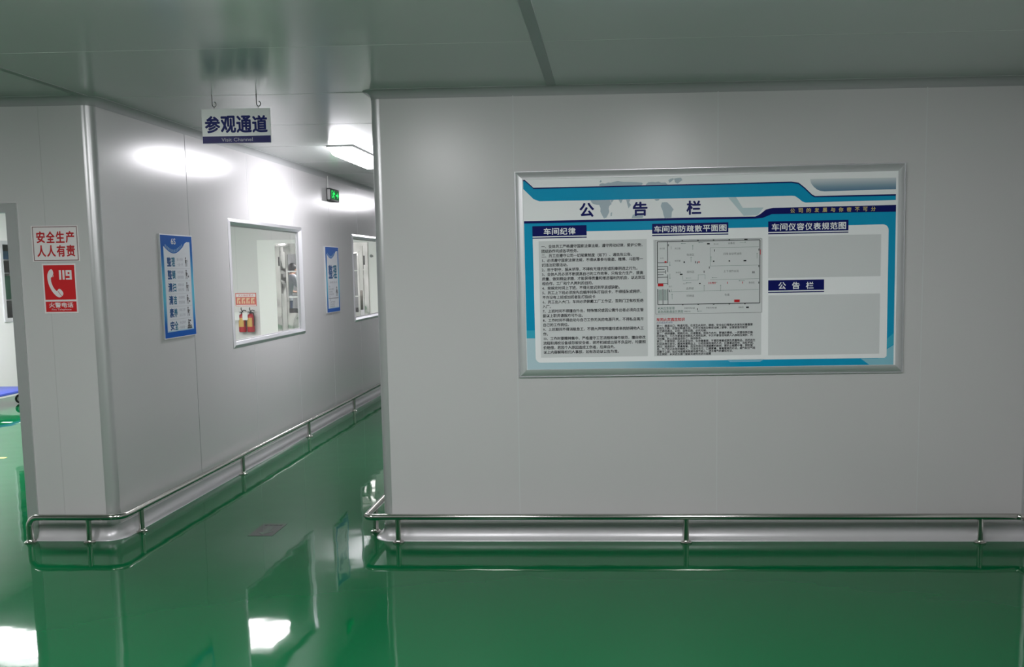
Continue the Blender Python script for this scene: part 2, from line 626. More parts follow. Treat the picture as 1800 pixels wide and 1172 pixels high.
make_light('bright oblong ceiling light hanging in corridor beside the notice board wall corner', -1.69, 3.01, 0.20, 1.20)
make_light('oblong ceiling light deep in the corridor past the exit sign', -1.69, 8.60, 0.20, 1.20)
make_light('unseen ceiling light added over the hall to brighten the pier with the red signs', -2.84, -2.90, 0.20, 1.20)  # out of view, added at the row's spacing to brighten the pier
make_light('ceiling light over the hall facing the left end of the notice board', -0.90, -2.90, 0.20, 1.20)
make_light('ceiling light over the hall facing the middle of the notice board', 1.04, -2.90, 0.20, 1.20)
make_light('wide ceiling light panel in the room behind the large corridor window', -3.95, 5.13, 1.20, 0.60)
make_light('wide ceiling light panel in the room straight beyond the left doorway', -6.25, 4.80, 1.20, 0.62)
make_light('unseen fill panel added under the ceiling just inside the room behind the doorway wall', -5.2, 1.7, 1.20, 0.62)  # extra lamp kept out of view, added to raise the room's brightness
make_light('unseen fill lamp added in the hall behind the air shower, nearer one', -5.6, 13.2, 0.20, 1.20)  # unseen lamp added to lighten what shows through the glass doors
make_light('unseen fill panel added in the hall behind the air shower, farther one', -5.6, 17.6, 1.20, 0.62)  # second unseen lamp added as fill for the hall beyond the glass

# ------------------------------------------------------------------ notice board
C_WHITE = mat('print_white', (0.90, 0.91, 0.92), 0.35, spec=0.1)
C_GREY = mat('print_grey', (0.67, 0.685, 0.69), 0.35, spec=0.1)
C_TEAL = mat('print_teal', (0.006, 0.32, 0.55), 0.32, spec=0.1)
C_TEAL2 = mat('print_mid_teal', (0.05, 0.42, 0.58), 0.32, spec=0.1)
C_NAVY = mat('print_navy', (0.006, 0.010, 0.12), 0.32, spec=0.1)
C_INK = mat('print_ink', (0.015, 0.018, 0.022), 0.4, spec=0.1)
C_GREYBLUE = mat('print_grey_blue', (0.44, 0.52, 0.58), 0.35, spec=0.1)
C_PALE = mat('print_pale_teal', (0.55, 0.68, 0.72), 0.35, spec=0.1)
C_GOLD = mat('print_gold', (0.62, 0.52, 0.20), 0.35, spec=0.1)
C_RED = mat('print_red', (0.55, 0.02, 0.025), 0.35, spec=0.1)
C_BLUE = mat('print_blue', (0.12, 0.16, 0.32), 0.35, spec=0.1)
C_GREEN = mat('print_dark_green', (0.05, 0.16, 0.12), 0.35, spec=0.1)
M_SNAP = mat('silver_snap_frame', (0.68, 0.69, 0.70), 0.40, metal=0.55)

BW, BH = 2.247, 1.207
bd = thing('notice_board', 'large white and teal notice board in silver frame on the front wall', 'notice board', (0.005, 0, 0.991), FACE_FRONT)
TILT = 0.0062          # the board hangs a third of a degree off level
mb = MB()
prof = [(0.0, 0.001), (0.0, 0.010), (0.0015, 0.012), (0.0035, 0.012), (0.005, 0.010)]
prof += [(0.005 + 0.045 * (1 - math.sin(math.radians(p)) / math.sin(math.radians(58))), 0.0095 + 0.044 * (math.cos(math.radians(p)) - math.cos(math.radians(58)))) for p in (58, 50, 42, 34, 26, 18, 10, 3)]
prof += [(0.0502, 0.026)]
for a in range(4):
    vs, fs = [], []
    for ins, h in prof:
        c = [(ins, ins), (BW - ins, ins), (BW - ins, BH - ins), (ins, BH - ins)]
        vs += [(*c[a], h), (*c[(a + 1) % 4], h)]
    for k in range(len(prof) - 1):
        fs.append((2 * k, 2 * k + 1, 2 * k + 3, 2 * k + 2))
    mb.add(vs, fs[:4], 1)
    mb.add(vs, fs[4:], 0)
mb.build('frame', [M_SNAP, M_ALU], bd, smooth=40)
mb = MB()
mb.box(0.045, BW - 0.045, 0.045, BH - 0.045, 0.001, 0.0277)
mb.build('backing_sheet', C_WHITE, bd, smooth=0)
Z0 = 0.0280
E_ = 0.0003

# teal surround with the white inner panel
mb = MB()
mb.poly([(0.052, 0.912), (0.052, 0.282), (0.135, 0.282), (0.135, 0.05), (2.188, 0.05), (2.188, 0.937), (1.483, 0.933), (1.451, 0.920), (1.430, 0.912), (1.389, 0.909)], Z0)
mb.rect(0.052, 0.135, 0.235, 0.282, Z0, 1)
mb.poly([(2.188, 0.17), (2.188, 0.235), (2.148, 0.20), (2.148, 0.145)], Z0 + E_, 1)
mb.poly([(2.05, 0.05), (2.188, 0.05), (2.188, 0.165), (2.148, 0.14), (2.10, 0.088), (2.0, 0.088)], Z0 + E_, 2)
mb.build('teal_border', [C_TEAL, C_TEAL2, mat('print_light_teal', (0.25, 0.55, 0.66), 0.32, spec=0.1)], bd, smooth=0)
M_FADE = ramp_mat('print_fade_teal', 'X', 0.05, 1.3, [(0.0, (0.48, 0.64, 0.70)), (0.45, (0.40, 0.60, 0.68)), (0.75, (0.10, 0.42, 0.60)), (1.0, (0.01, 0.33, 0.55))])
mb = MB()
mb.poly([(0.052, 0.235), (0.052, 0.05), (1.30, 0.05), (1.30, 0.092), (0.135, 0.092), (0.135, 0.235)], Z0 + 2 * E_)
mb.poly([(1.225, 0.0915), (1.245, 0.078), (1.42, 0.078), (1.44, 0.0915)], Z0 + 3 * E_, 1)
mb.build('faded_border', [M_FADE, mat('print_sky', (0.20, 0.52, 0.70), 0.32, spec=0.1)], bd, smooth=0)
mb = MB()
pts = [(0.101, 0.853), (0.103, 0.122)] + [(0.133 - 0.030 * math.cos(a), 0.120 - 0.030 * math.sin(a)) for a in [PI / 2 * k / 6 for k in range(7)]]
pts += [(2.136, 0.090), (2.148, 0.100)] + [(2.115 + 0.033 * math.cos(a), 0.826 + 0.033 * math.sin(a)) for a in [PI / 2 * k / 6 for k in range(7)]] + [(1.46, 0.856)]
mb.poly(pts, Z0 + 3 * E_)
mb.build('inner_sheet', C_WHITE, bd, smooth=0)

# world map print
mb = MB()
z = Z0
lands = [
    [(0.493, 1.108), (0.497, 1.120), (0.512, 1.124), (0.527, 1.121), (0.545, 1.127), (0.561, 1.126), (0.580, 1.131), (0.601, 1.135), (0.630, 1.129), (0.669, 1.128), (0.705, 1.126), (0.740, 1.123), (0.745, 1.116), (0.735, 1.105)],
    [(0.495, 1.131), (0.503, 1.142), (0.508, 1.134), (0.500, 1.127)],
    [(0.760, 1.106), (0.766, 1.116), (0.776, 1.124), (0.800, 1.126), (0.817, 1.124), (0.835, 1.127), (0.851, 1.121), (0.875, 1.122), (0.891, 1.106)],
    [(0.892, 1.135), (0.905, 1.142), (0.918, 1.145), (0.925, 1.140), (0.910, 1.128), (0.898, 1.119)],
    [(0.925, 1.143), (0.945, 1.146), (0.965, 1.147), (0.972, 1.134), (0.958, 1.124), (0.945, 1.114), (0.930, 1.122)],
    [(0.441, 1.028), (0.448, 1.014), (0.455, 1.007), (0.475, 1.001), (0.492, 0.999), (0.499, 0.982), (0.498, 0.960), (0.508, 0.940), (0.518, 0.922), (0.532, 0.926), (0.541, 0.942), (0.549, 0.959), (0.546, 0.978), (0.550, 0.993), (0.563, 1.004), (0.553, 1.028)],
    [(0.557, 0.950), (0.566, 0.959), (0.563, 0.935), (0.557, 0.933)],
    [(0.555, 1.028), (0.563, 1.010), (0.577, 1.028)],
    [(0.604, 1.028), (0.628, 1.028), (0.617, 1.006)],
    [(0.648, 1.028), (0.672, 1.028), (0.665, 1.011), (0.675, 0.997), (0.661, 0.977), (0.655, 0.998)],
    [(0.678, 0.921), (0.685, 0.940), (0.700, 0.945), (0.715, 0.941), (0.730, 0.946), (0.746, 0.936), (0.742, 0.921)],
    [(0.847, 0.988), (0.854, 1.008), (0.870, 1.010), (0.884, 1.009), (0.904, 0.990), (0.921, 0.967), (0.911, 0.954), (0.908, 0.921), (0.869, 0.919), (0.862, 0.940), (0.858, 0.961)],
    [(0.810, 1.028), (0.842, 1.028), (0.834, 1.020), (0.820, 1.018)],
]
for p in lands:
    mb.poly(p, z)
mb.build('world_map', C_GREYBLUE, bd, smooth=0)
mb = MB()
mb.poly([(1.235, 1.030), (1.279, 1.033), (1.317, 0.971), (1.437, 0.971), (1.405, 0.929), (1.324, 0.925)], z)
mb.build('pale_stripe', C_PALE, bd, smooth=0)
mb = MB()
mb.poly([(0.052, 1.149), (0.062, 1.150), (0.112, 1.104), (1.166, 1.111), (1.595, 1.115), (1.636, 1.108), (1.671, 1.080), (1.711, 1.041), (1.729, 1.031), (2.186, 1.035), (2.186, 1.026), (1.728, 1.024), (1.709, 1.034), (1.668, 1.074), (1.634, 1.101), (1.595, 1.108), (1.166, 1.104), (0.112, 1.097), (0.062, 1.142), (0.052, 1.142)], z + 2 * E_, 1)
mb.poly([(0.052, 1.146), (0.062, 1.147), (0.112, 1.101), (1.166, 1.108), (1.595, 1.112), (1.634, 1.105), (1.668, 1.078), (1.709, 1.038), (1.728, 1.028), (2.186, 1.032), (2.186, 1.002), (1.676, 0.995), (1.656, 1.002), (1.636, 1.019), (1.615, 1.033), (1.596, 1.035), (1.101, 1.031), (0.145, 1.026), (0.111, 1.039), (0.052, 1.098)], z + E_)
mb.build('teal_swoosh', [C_TEAL, C_NAVY], bd, smooth=0)
mb = MB()
mb.poly([(0.052, 0.913), (1.167, 0.920), (1.390, 0.920), (1.417, 0.933), (1.450, 0.959), (1.490, 0.968), (2.188, 0.974), (2.188, 0.936), (1.483, 0.932), (1.451, 0.919), (1.430, 0.911), (1.389, 0.908), (1.167, 0.907), (0.052, 0.899)], z + E_)
mb.build('navy_band', C_NAVY, bd, smooth=0)
M_STEELFADE = ramp_mat('print_steel_fade', 'Y', 1.055, 1.128, [(0.0, (0.13, 0.24, 0.36)), (0.35, (0.26, 0.38, 0.47)), (1.0, (0.74, 0.77, 0.78))])
mb = MB()
mb.poly([(1.701, 1.128), (1.706, 1.104), (1.721, 1.084), (1.740, 1.068), (1.759, 1.060), (1.782, 1.057), (2.186, 1.063), (2.186, 1.128)], z)
mb.build('steel_blue_panel', M_STEELFADE, bd, smooth=0)

# titles
mb = MB()
for ch, x in (('公', 0.379), ('告', 0.688), ('栏', 0.997)):
    glyphs(mb, ch, (x, x + 0.080, 0.936, 1.012), z=z + 4 * E_, res=4, heavy=0.035)
mb.build('board_title', C_NAVY, bd, smooth=0)
mb = MB()
slog = '公司的发展与你密不可分'
for i, ch in enumerate(slog):
    x = 1.590 + i * 0.0458
    glyphs(mb, ch, (x, x + 0.0245, 0.940, 0.964), z=z + 3 * E_, heavy=0.03)
mb.build('slogan_text', C_GOLD, bd, smooth=0)


def header(name, x0, x1, y0, y1, text, tx0, tx1, gap=0.0):
    mb = MB()
    mb.rect(x0, x1, y0 + 0.013, y1, z + 5 * E_)
    mb.rect(x0, x1, y0, y0 + 0.006, z + 5 * E_)
    o = mb.build(name, C_NAVY, bd, smooth=0)
    mb = MB()
    n = len(text)
    cw = (tx1 - tx0 + gap) / n
    for i, ch in enumerate(text):
        a = tx0 + cw * i
        glyphs(mb, ch, (a, a + cw * 0.86 - gap, y0 + 0.021, y1 - 0.013), z=z + 8 * E_, res=3, heavy=0.024)
    mb.build('heading_text', C_WHITE, o, smooth=0)


header('heading_strip', 0.100, 0.416, 0.812, 0.884, '车间纪律', 0.167, 0.357)
header('heading_strip', 0.796, 1.235, 0.818, 0.888, '车间消防疏散平面图', 0.808, 1.230)
header('heading_strip', 1.463, 1.920, 0.819, 0.892, '车间仪容仪表规范图', 1.484, 1.912)
header('heading_strip', 1.464, 1.785, 0.481, 0.554, '公告栏', 1.523, 1.735, gap=0.026)

for nm, (x0, x1, y0, y1) in (('rules_panel', (0.135, 0.764, 0.116, 0.798)), ('plan_panel', (0.802, 1.424, 0.119, 0.797)),
                             ('blank_panel', (1.464, 2.106, 0.568, 0.807)), ('blank_panel', (1.465, 2.105, 0.119, 0.468))):
    mb = MB()
    mb.rect(x0, x1, y0, y1, z + 5 * E_)
    mb.build(nm, C_GREY, bd, smooth=0)

rules = ['一、全体员工严格遵守国家法律法规，遵守劳动纪律，爱护公物，', '团结协作完成各项任务。',
         '二、员工应遵守公司一切规章制度（如下）、通告及公告。', '1、必须遵守国家法律法规，不得从事参与偷盗、赌博、斗殴等一',
         '切违法犯罪活动。', '2、忠于职守，服从领导，不得有无理抗拒或阳奉阴违之行为。',
         '3、全体人员必须不断提高自己的工作效率，只有全力生产，提高', '质量、做到精益求精，才能获得质量和增进福利的机会，以达到互',
         '相合作，工厂和个人两利的目的。', '4、按规定时间上下班，不得无故迟到早退或缺勤。',
         '5、员工上下班必须按先后顺序排队打指纹卡，不得插队或拥挤，', '不许没有上班或加班者乱打指纹卡',
         '6、员工出入大门，车间必须佩戴工厂工作证，否则门卫有权拒绝', '入厂。',
         '7、上班时间不得擅自外出，特殊情况或因公需外出者必须向主管', '级以上职员请假方可外出。',
         '8、工作时间不得启动与自己工作无关的电源开关，不得私自离开', '自己的工作岗位。',
         '9、上班期间不得消极怠工，不得大声喧哗嬉戏或串岗妨碍他人工', '作。',
         '10、工作时要精神集中，严格遵守工艺流程和操作规范，擅自修改', '流程和调校设备或忽视安全者，损坏机械或出现不良品时，均要照',
         '价赔偿，若因个人原因造成工伤者，后果自负。', '以上内容解释权归人事部，如有改动以公告为准。']
mb = MB()
for i, ln in enumerate(rules):
    glyphs(mb, ln, at=(0.150, 0.758 - i * 0.0269), size=0.0211, heavy=0.018, z=z + 7 * E_, res=1, spacing=0.97)
mb.build('rules_text', C_INK, bd, smooth=0)

survive = ['第一：通道出口，畅通无阻。在发生火灾时，楼梯、安全出口等是火灾发生时最重要', '的逃生之路，应保证畅通无阻，切不可堆放杂物或设闸上锁等，以便紧急时能安',
           '全迅速地通过。记住：自断后路，必死无疑。', '第二：保持镇静，明辨方向，迅速撤离。突发大火时，要镇定情绪，一定要保持正确',
           '的判断力，千万不要盲目地跟从人流和乱跑，千万不要盲目地跳入人群相互拥挤，先', '冲后撞，防止自我造成伤亡，保持秩序。',
           '第三：不要贪财。在火灾发生时，生命最重要，不要因害羞或顾及贵重物品，而把逃生', '时间浪费在穿衣、搬离贵重物品上，已经逃离险境的人员，切莫重返险地，自投罗网。',
           '第四：简易防护，蒙鼻匍匐。逃生时经过充满烟雾的路线，要防止烟雾中毒，预防窒', '息。为了防止火场浓烟呛入，可采用毛巾、口罩蒙鼻，匍匐撤离的办法，烟气较空气轻',
           '而飘于上部，贴近地面撤离是避免烟气吸入、滤去毒气的最佳方法。', '逃生预防：火灾逃生要门窗紧关避免热浪与烟雾']
mb = MB()
for i, ln in enumerate(survive):
    glyphs(mb, ln, at=(0.817, 0.291 - i * 0.0152), size=0.0151, heavy=0.02, z=z + 7 * E_, res=1)
mb.build('survival_text', C_INK, bd, smooth=0)
mb = MB()
glyphs(mb, '车间火灾逃生知识', (0.817, 0.981, 0.323, 0.341), z=z + 7 * E_, heavy=0.03)
mb.build('red_heading', C_RED, bd, smooth=0)
mb = MB()
glyphs(mb, '火灾逃生的诀窍', (0.817, 0.909, 0.308, 0.320), z=z + 7 * E_)
mb.build('blue_heading', C_BLUE, bd, smooth=0)

# evacuation plan: sheet, walls, arrows, icons, room names
PZ = z + 7 * E_
mb = MB()
mb.rect(0.812, 1.428, 0.366, 0.792, z + 6 * E_)
pl = mb.build('evacuation_plan', C_GREY, bd, smooth=0)


def line(mb, x0, y0, x1, y1, t=0.003, m=0, zz=PZ):
    d = Vector((x1 - x0, y1 - y0))
    n = Vector((-d.y, d.x)).normalized() * t / 2
    mb.poly([(x0 - n.x, y0 - n.y), (x1 - n.x, y1 - n.y), (x1 + n.x, y1 + n.y), (x0 + n.x, y0 + n.y)], zz, m)


mb = MB()
X0, X1, Y0, Y1, XS = 0.825, 1.416, 0.421, 0.785, 0.884
for a in ((X0, Y1, X1, Y1), (X1, Y1, X1, Y0), (X1, Y0, X0, Y0), (X0, Y0, X0, 0.512), (X0, 0.545, X0, Y1)):
    line(mb, *a, t=0.0045)
for a in ((XS, Y1, XS, 0.662), (XS, 0.642, XS, 0.610), (XS, 0.595, XS, 0.535), (XS, 0.512, XS, Y0), (X0, 0.664, XS, 0.664), (X0, 0.642, XS, 0.642),
          (X0, 0.580, XS, 0.580), (X0, 0.543, XS, 0.543), (0.855, 0.512, 0.855, Y0), (X0, 0.626, 0.866, 0.626), (X0, 0.610, 0.872, 0.610), (X0, 0.595, 0.860, 0.595), (0.872, 0.622, 0.872, 0.600)):
    line(mb, *a, t=0.0035)
for x in (0.97, 1.06, 1.15, 1.24, 1.33):
    mb.rect(x - 0.004, x + 0.004, Y1 - 0.002, Y1 + 0.006, PZ)
    mb.rect(x - 0.004, x + 0.004, Y0 - 0.006, Y0 + 0.002, PZ)
line(mb, 1.326, Y1 + 0.003, 1.345, Y1 + 0.003, 0.007)
for a in ((0.812, 0.366, 1.428, 0.366), (0.812, 0.792, 1.428, 0.792), (1.428, 0.366, 1.428, 0.792), (0.812, 0.366, 0.812, 0.792)):
    line(mb, *a, t=0.0015)
mb.build('plan_walls', mat('print_plan_grey', (0.07, 0.08, 0.08), 0.4, spec=0.1), pl, smooth=0)
mb = MB()
for a in ((1.13, 0.745, 1.41, 0.745), (1.13, 0.745, 1.13, 0.640), (1.13, 0.640, 1.41, 0.640), (0.895, 0.494, 1.41, 0.500), (1.13, 0.560, 1.41, 0.562), (0.97, 0.560, 1.06, 0.560),
          (1.06, 0.560, 1.06, 0.590), (1.06, 0.590, 1.10, 0.590), (1.10, 0.590, 1.10, 0.565), (0.97, 0.565, 0.97, 0.585), (0.905, 0.740, 0.905, 0.760), (0.905, 0.495, 0.905, 0.510)):
    line(mb, *a, t=0.0012)
for x in (0.832, 0.838, 0.844, 0.850, 0.861, 0.867, 0.873, 0.879):
    line(mb, x, 0.508, x, 0.445, 0.0025)
for x0, y0, dx, dy in ((0.99, 0.773, -0.022, 0), (1.09, 0.775, -0.022, 0), (1.30, 0.773, 0.03, 0), (1.02, 0.545, -0.025, 0), (1.02, 0.572, -0.025, 0), (1.17, 0.545, -0.025, 0), (1.17, 0.572, -0.025, 0),
                       (1.33, 0.552, -0.03, 0), (1.03, 0.735, 0, 0.022), (1.02, 0.665, 0, 0.025), (1.095, 0.495, 0, 0.030), (1.19, 0.495, 0, 0.030), (0.908, 0.45, 0, 0.028), (0.897, 0.60, 0, -0.025),
                       (0.897, 0.67, 0, -0.02), (1.40, 0.68, 0, 0.025), (1.135, 0.665, 0, 0.025), (1.08, 0.379, -0.02, 0)):
    line(mb, x0, y0, x0 + dx, y0 + dy, 0.0015)
    u = Vector((dx, dy)).normalized()
    n = Vector((-u.y, u.x))
    e = Vector((x0 + dx, y0 + dy))
    mb.poly([tuple(e + u * 0.006), tuple(e + n * 0.003), tuple(e - n * 0.003)], PZ)
mb.build('plan_arrows', C_GREEN, pl, smooth=0)
mb = MB()
for x, y in ((1.155, 0.730), (1.095, 0.608), (1.125, 0.632), (1.055, 0.662), (1.045, 0.664), (1.055, 0.392), (1.410, 0.730), (1.410, 0.635), (1.410, 0.540), (0.893, 0.500), (1.375, 0.600), (1.383, 0.600), (0.889, 0.765)):
    mb.rect(x - 0.002, x + 0.002, y - 0.007, y + 0.005, PZ)
for x, y in ((0.98, 0.665), (1.07, 0.540), (1.15, 0.667), (1.24, 0.667)):
    mb.rect(x - 0.004, x + 0.004, y - 0.004, y + 0.004, PZ)
for x, y in ((1.330, 0.667), (0.962, 0.595), (1.12, 0.768), (1.345, 0.397)):
    mb.rect(x - 0.008, x + 0.008, y - 0.004, y + 0.004, PZ)
mb.build('plan_icons', C_INK, pl, smooth=0)
mb = MB()
for x0, x1, y0, y1 in ((0.826, 0.858, 0.527, 0.543), (1.268, 1.300, 0.428, 0.443), (0.866, 0.878, 0.664, 0.672), (1.417, 1.420, 0.70, 0.73)):
    mb.rect(x0, x1, y0, y1, PZ + E_)
for x in (1.122, 1.132, 1.140, 1.148, 1.157, 1.228, 1.316):
    mb.rect(x - 0.001, x + 0.0025, 0.535, 0.547, PZ + E_)
mb.rect(1.062, 1.068, 0.660, 0.668, PZ + E_)
mb.build('plan_red_marks', C_RED, pl, smooth=0)
mb = MB()
for s, x0, y0, h in (('办公室', 0.838, 0.742, 0.009), ('会议室', 0.840, 0.688, 0.006), ('员工柜', 0.925, 0.740, 0.010), ('包装区', 0.994, 0.701, 0.013), ('检测室', 0.925, 0.669, 0.010), ('投料区', 0.994, 0.602, 0.013),
                     ('休息室', 0.93, 0.602, 0.009), ('品质部', 0.990, 0.507, 0.013), ('印刷组', 0.992, 0.464, 0.013), ('设备区', 1.232, 0.764, 0.012), ('茶水间', 1.150, 0.762, 0.008), ('四条自动喷油线', 1.206, 0.703, 0.013),
                     ('上下线作业区', 1.206, 0.603, 0.013), ('仓库', 1.212, 0.466, 0.013), ('备品区', 1.352, 0.536, 0.010), ('大门', 0.972, 0.536, 0.008), ('出口', 0.89, 0.522, 0.008),
                     ('手提式灭火器', 0.978, 0.394, 0.009), ('手推式灭火器', 1.105, 0.394, 0.009), ('消火栓', 1.292, 0.394, 0.009), ('疏散方向', 0.978, 0.375, 0.008)):
    glyphs(mb, s, at=(x0, y0), size=h * 1.15, z=PZ, res=1)
mb.build('plan_labels', mat('print_soft_ink', (0.10, 0.12, 0.12), 0.4), pl, smooth=0)
mb = MB()
glyphs(mb, '火灾应急管理', at=(0.824, 0.393), size=0.0165, z=PZ, res=1)
glyphs(mb, '紧急疏散通道示意图', at=(0.824, 0.373), size=0.0165, z=PZ, res=1)
mb.build('plan_caption', C_GREEN, pl, smooth=0)

# hang the board: measured print positions are brought back to the board's own axes, then the whole board is turned
for o in list(bd.children) + [c for k in bd.children for c in k.children]:
    vs = o.data.vertices
    if o.name.split('.')[0] in ('world_map', 'pale_stripe', 'teal_swoosh', 'navy_band', 'steel_blue_panel'):
        for v in vs:
            v.co = (v.co.x, v.co.y - TILT * (v.co.x - BW / 2), v.co.z)
    elif o.name.split('.')[0] == 'slogan_text':
        for v in vs:
            v.co.y -= TILT * (1.83 - BW / 2) - 0.0
    elif o.name.split('.')[0] not in ('frame', 'backing_sheet', 'teal_border', 'faded_border', 'inner_sheet'):
        root = o.parent if o.parent is not bd else o
        xs = [v.co.x for v in root.data.vertices]
        o['_dy'] = TILT * ((min(xs) + max(xs)) / 2 - BW / 2)
for o in list(bd.children) + [c for k in bd.children for c in k.children]:
    if '_dy' in o:
        for v in o.data.vertices:
            v.co.y -= o['_dy']
        del o['_dy']
bd.matrix_world = (Matrix.Translation((0.005 + BW / 2, 0, 0.991 + BH / 2)) @ Matrix.Rotation(-TILT, 4, 'Y') @
                   Matrix.Translation((-BW / 2, 0, -BH / 2)) @ Matrix.Rotation(PI / 2, 4, 'X'))

# ------------------------------------------------------------------ signs on the pier
M_PAPER = mat('sign_white', (0.78, 0.74, 0.74), 0.4)
M_SRED = mat('sign_red', (0.60, 0.012, 0.016), 0.38)
M_MAROON = mat('sign_maroon', (0.16, 0.045, 0.05), 0.4)
sg = thing('safety_sign', 'white sign with red characters on the pier above the red sign', 'sign', (-2.912, 0, 1.707), FACE_FRONT)
mb = MB()
mb.box(0, 0.290, 0, 0.213, 0.0005, 0.003)
mb.build('panel', M_PAPER, sg, smooth=0)
mb = MB()
for a in ((0.010, 0.007, 0.280, 0.007), (0.010, 0.206, 0.280, 0.206), (0.010, 0.0055, 0.010, 0.2075), (0.280, 0.0055, 0.280, 0.2075)):
    line(mb, *a, t=0.004, zz=0.0034)
mb.build('border', M_MAROON, sg, smooth=0)
mb = MB()
for r, tx in enumerate(('安全生产', '人人有责')):
    for i, ch in enumerate(tx):
        a = 0.032 + i * 0.0600
        y = 0.112 if r == 0 else 0.030
        glyphs(mb, ch, (a, a + 0.050, y, y + 0.066), z=0.0038, res=4, heavy=0.030)
mb.build('lettering', mat('sign_red_ink', (0.50, 0.012, 0.016), 0.4), sg, smooth=0)

sg = thing('fire_telephone_sign', 'red 119 fire telephone sign on the pier under the white sign', 'sign', (-2.860, 0, 1.395), FACE_FRONT)
mb = MB()
mb.box(0, 0.208, 0, 0.299, 0.0005, 0.003)
mb.build('panel', M_PAPER, sg, smooth=0)
mb = MB()
mb.rect(0.009, 0.199, 0.083, 0.290, 0.0034)
mb.rect(0.009, 0.199, 0.010, 0.072, 0.0034)
mb.build('red_field', M_SRED, sg, smooth=0)
def rounded(p, it=2):
    for _ in range(it):
        p = [q for i in range(len(p)) for q in ((p[i][0] * 0.75 + p[(i + 1) % len(p)][0] * 0.25, p[i][1] * 0.75 + p[(i + 1) % len(p)][1] * 0.25),
                                                (p[i][0] * 0.25 + p[(i + 1) % len(p)][0] * 0.75, p[i][1] * 0.25 + p[(i + 1) % len(p)][1] * 0.75))]
    return p


mb = MB()      # telephone handset
mb.poly(rounded([(0.036, 0.248), (0.046, 0.262), (0.060, 0.268), (0.068, 0.252), (0.070, 0.228), (0.066, 0.218), (0.054, 0.220), (0.050, 0.210), (0.053, 0.185), (0.062, 0.160), (0.075, 0.140),
         (0.085, 0.134), (0.092, 0.146), (0.100, 0.150), (0.113, 0.140), (0.124, 0.122), (0.118, 0.108), (0.106, 0.098), (0.092, 0.096), (0.074, 0.108), (0.054, 0.132), (0.038, 0.165), (0.030, 0.200), (0.030, 0.230)]), 0.0038)
for a in ((0.062, 0.219, 0.074, 0.252), (0.089, 0.134, 0.112, 0.104)):
    line(mb, *a, t=0.003, m=1, zz=0.0041)
for x in (0.103, 0.124):
    mb.rect(x, x + 0.013, 0.203, 0.260, 0.0038)
for x0, x1, y0, y1 in ((0.144, 0.157, 0.236, 0.248), (0.168, 0.181, 0.203, 0.248), (0.144, 0.181, 0.248, 0.260), (0.144, 0.168, 0.225, 0.236), (0.144, 0.168, 0.203, 0.212)):
    mb.rect(x0, x1, y0, y1, 0.0038)
glyphs(mb, '火警电话', (0.030, 0.178, 0.036, 0.066), z=0.0041, res=3, heavy=0.025)
glyphs(mb, 'Fire Telephone', (0.045, 0.165, 0.016, 0.029), z=0.0038, res=2)
mb.build('white_symbols', [M_PAPER, M_SRED], sg, smooth=0)

# ------------------------------------------------------------------ hanging sign
hs = thing('hanging_sign', 'white and blue Visit Channel sign hanging from the ceiling', 'sign', (-1.847, 0.03, 2.388), FACE_FRONT)
SW, SH = 0.409, 0.199
mb = MB()
mb.box(0, SW, 0, SH, -0.004, 0.004)
mb.build('panel', mat('acrylic_white', (0.74, 0.76, 0.75), 0.3), hs, smooth=0)
mb = MB()
mb.rect(0.0005, SW - 0.0005, 0.0005, 0.041, 0.0044)
mb.build('blue_band', mat('band_blue', (0.008, 0.012, 0.12), 0.3, spec=0.1), hs, smooth=0)
mb = MB()
for i, ch in enumerate('参观通道'):
    a = 0.020 + i * 0.0945
    glyphs(mb, ch, (a, a + 0.086, 0.062, 0.156), z=0.0050, res=4, heavy=0.034)
mb.build('lettering', mat('ink_blue', (0.008, 0.016, 0.13), 0.35, spec=0.1), hs, smooth=0)
mb = MB()
glyphs(mb, 'Visit Channel', (0.113, 0.300, 0.010, 0.031), z=0.0050, res=3)
mb.build('lettering', mat('band_lettering', (0.40, 0.43, 0.52), 0.35), hs, smooth=0)
for hx in (0.065, 0.331):
    mb = MB()
    pth = [(hx, 0.2815, 0), (hx, 0.225, 0)]
    for k in range(1, 15):
        a = PI * 1.45 * k / 14
        pth.append((hx + 0.012 - 0.012 * math.cos(a) - 0.0, 0.225 - 0.014 * math.sin(a), 0))
    mb.tube(pth, 0.0030, n=8)
    mb.tube([(hx + 0.010, 0.213, 0), (hx + 0.010, 0.190, 0)], 0.0015, n=6)
    mb.build('hook', mat('hook_wire', (0.25, 0.25, 0.25), 0.3, metal=0.8), hs)

# ------------------------------------------------------------------ wall posters in the corridor
M_PSILVER = mat('poster_edge_silver', (0.75, 0.76, 0.78), 0.3, metal=0.5)
PB = (0.012, 0.10, 0.42)
PCY = (0.12, 0.50, 0.68)
M_PGRAD = ramp_mat('poster_blue_fade', 'Y', 0.0, 0.72, [(0.0, (0.004, 0.10, 0.46)), (0.12, (0.004, 0.11, 0.47)), (0.36, PCY), (0.52, PCY), (0.80, (0.006, 0.12, 0.42)), (1.0, (0.004, 0.095, 0.43))])
M_PINNER = mat('poster_sheet', (0.72, 0.74, 0.78), 0.35, spec=0.12)
M_PBLUE = mat('poster_blue', (0.010, 0.085, 0.42), 0.35, spec=0.12)
M_PCHAR = mat('poster_dark_blue', (0.012, 0.08, 0.24), 0.35, spec=0.12)
M_PCHAR2 = mat('poster_teal_ink', (0.02, 0.16, 0.27), 0.35, spec=0.12)
M_PGREY = mat('poster_grey_ink', (0.38, 0.39, 0.44), 0.35, spec=0.12)
M_PEDGE = mat('poster_light_blue', (0.36, 0.56, 0.74), 0.35, spec=0.12)


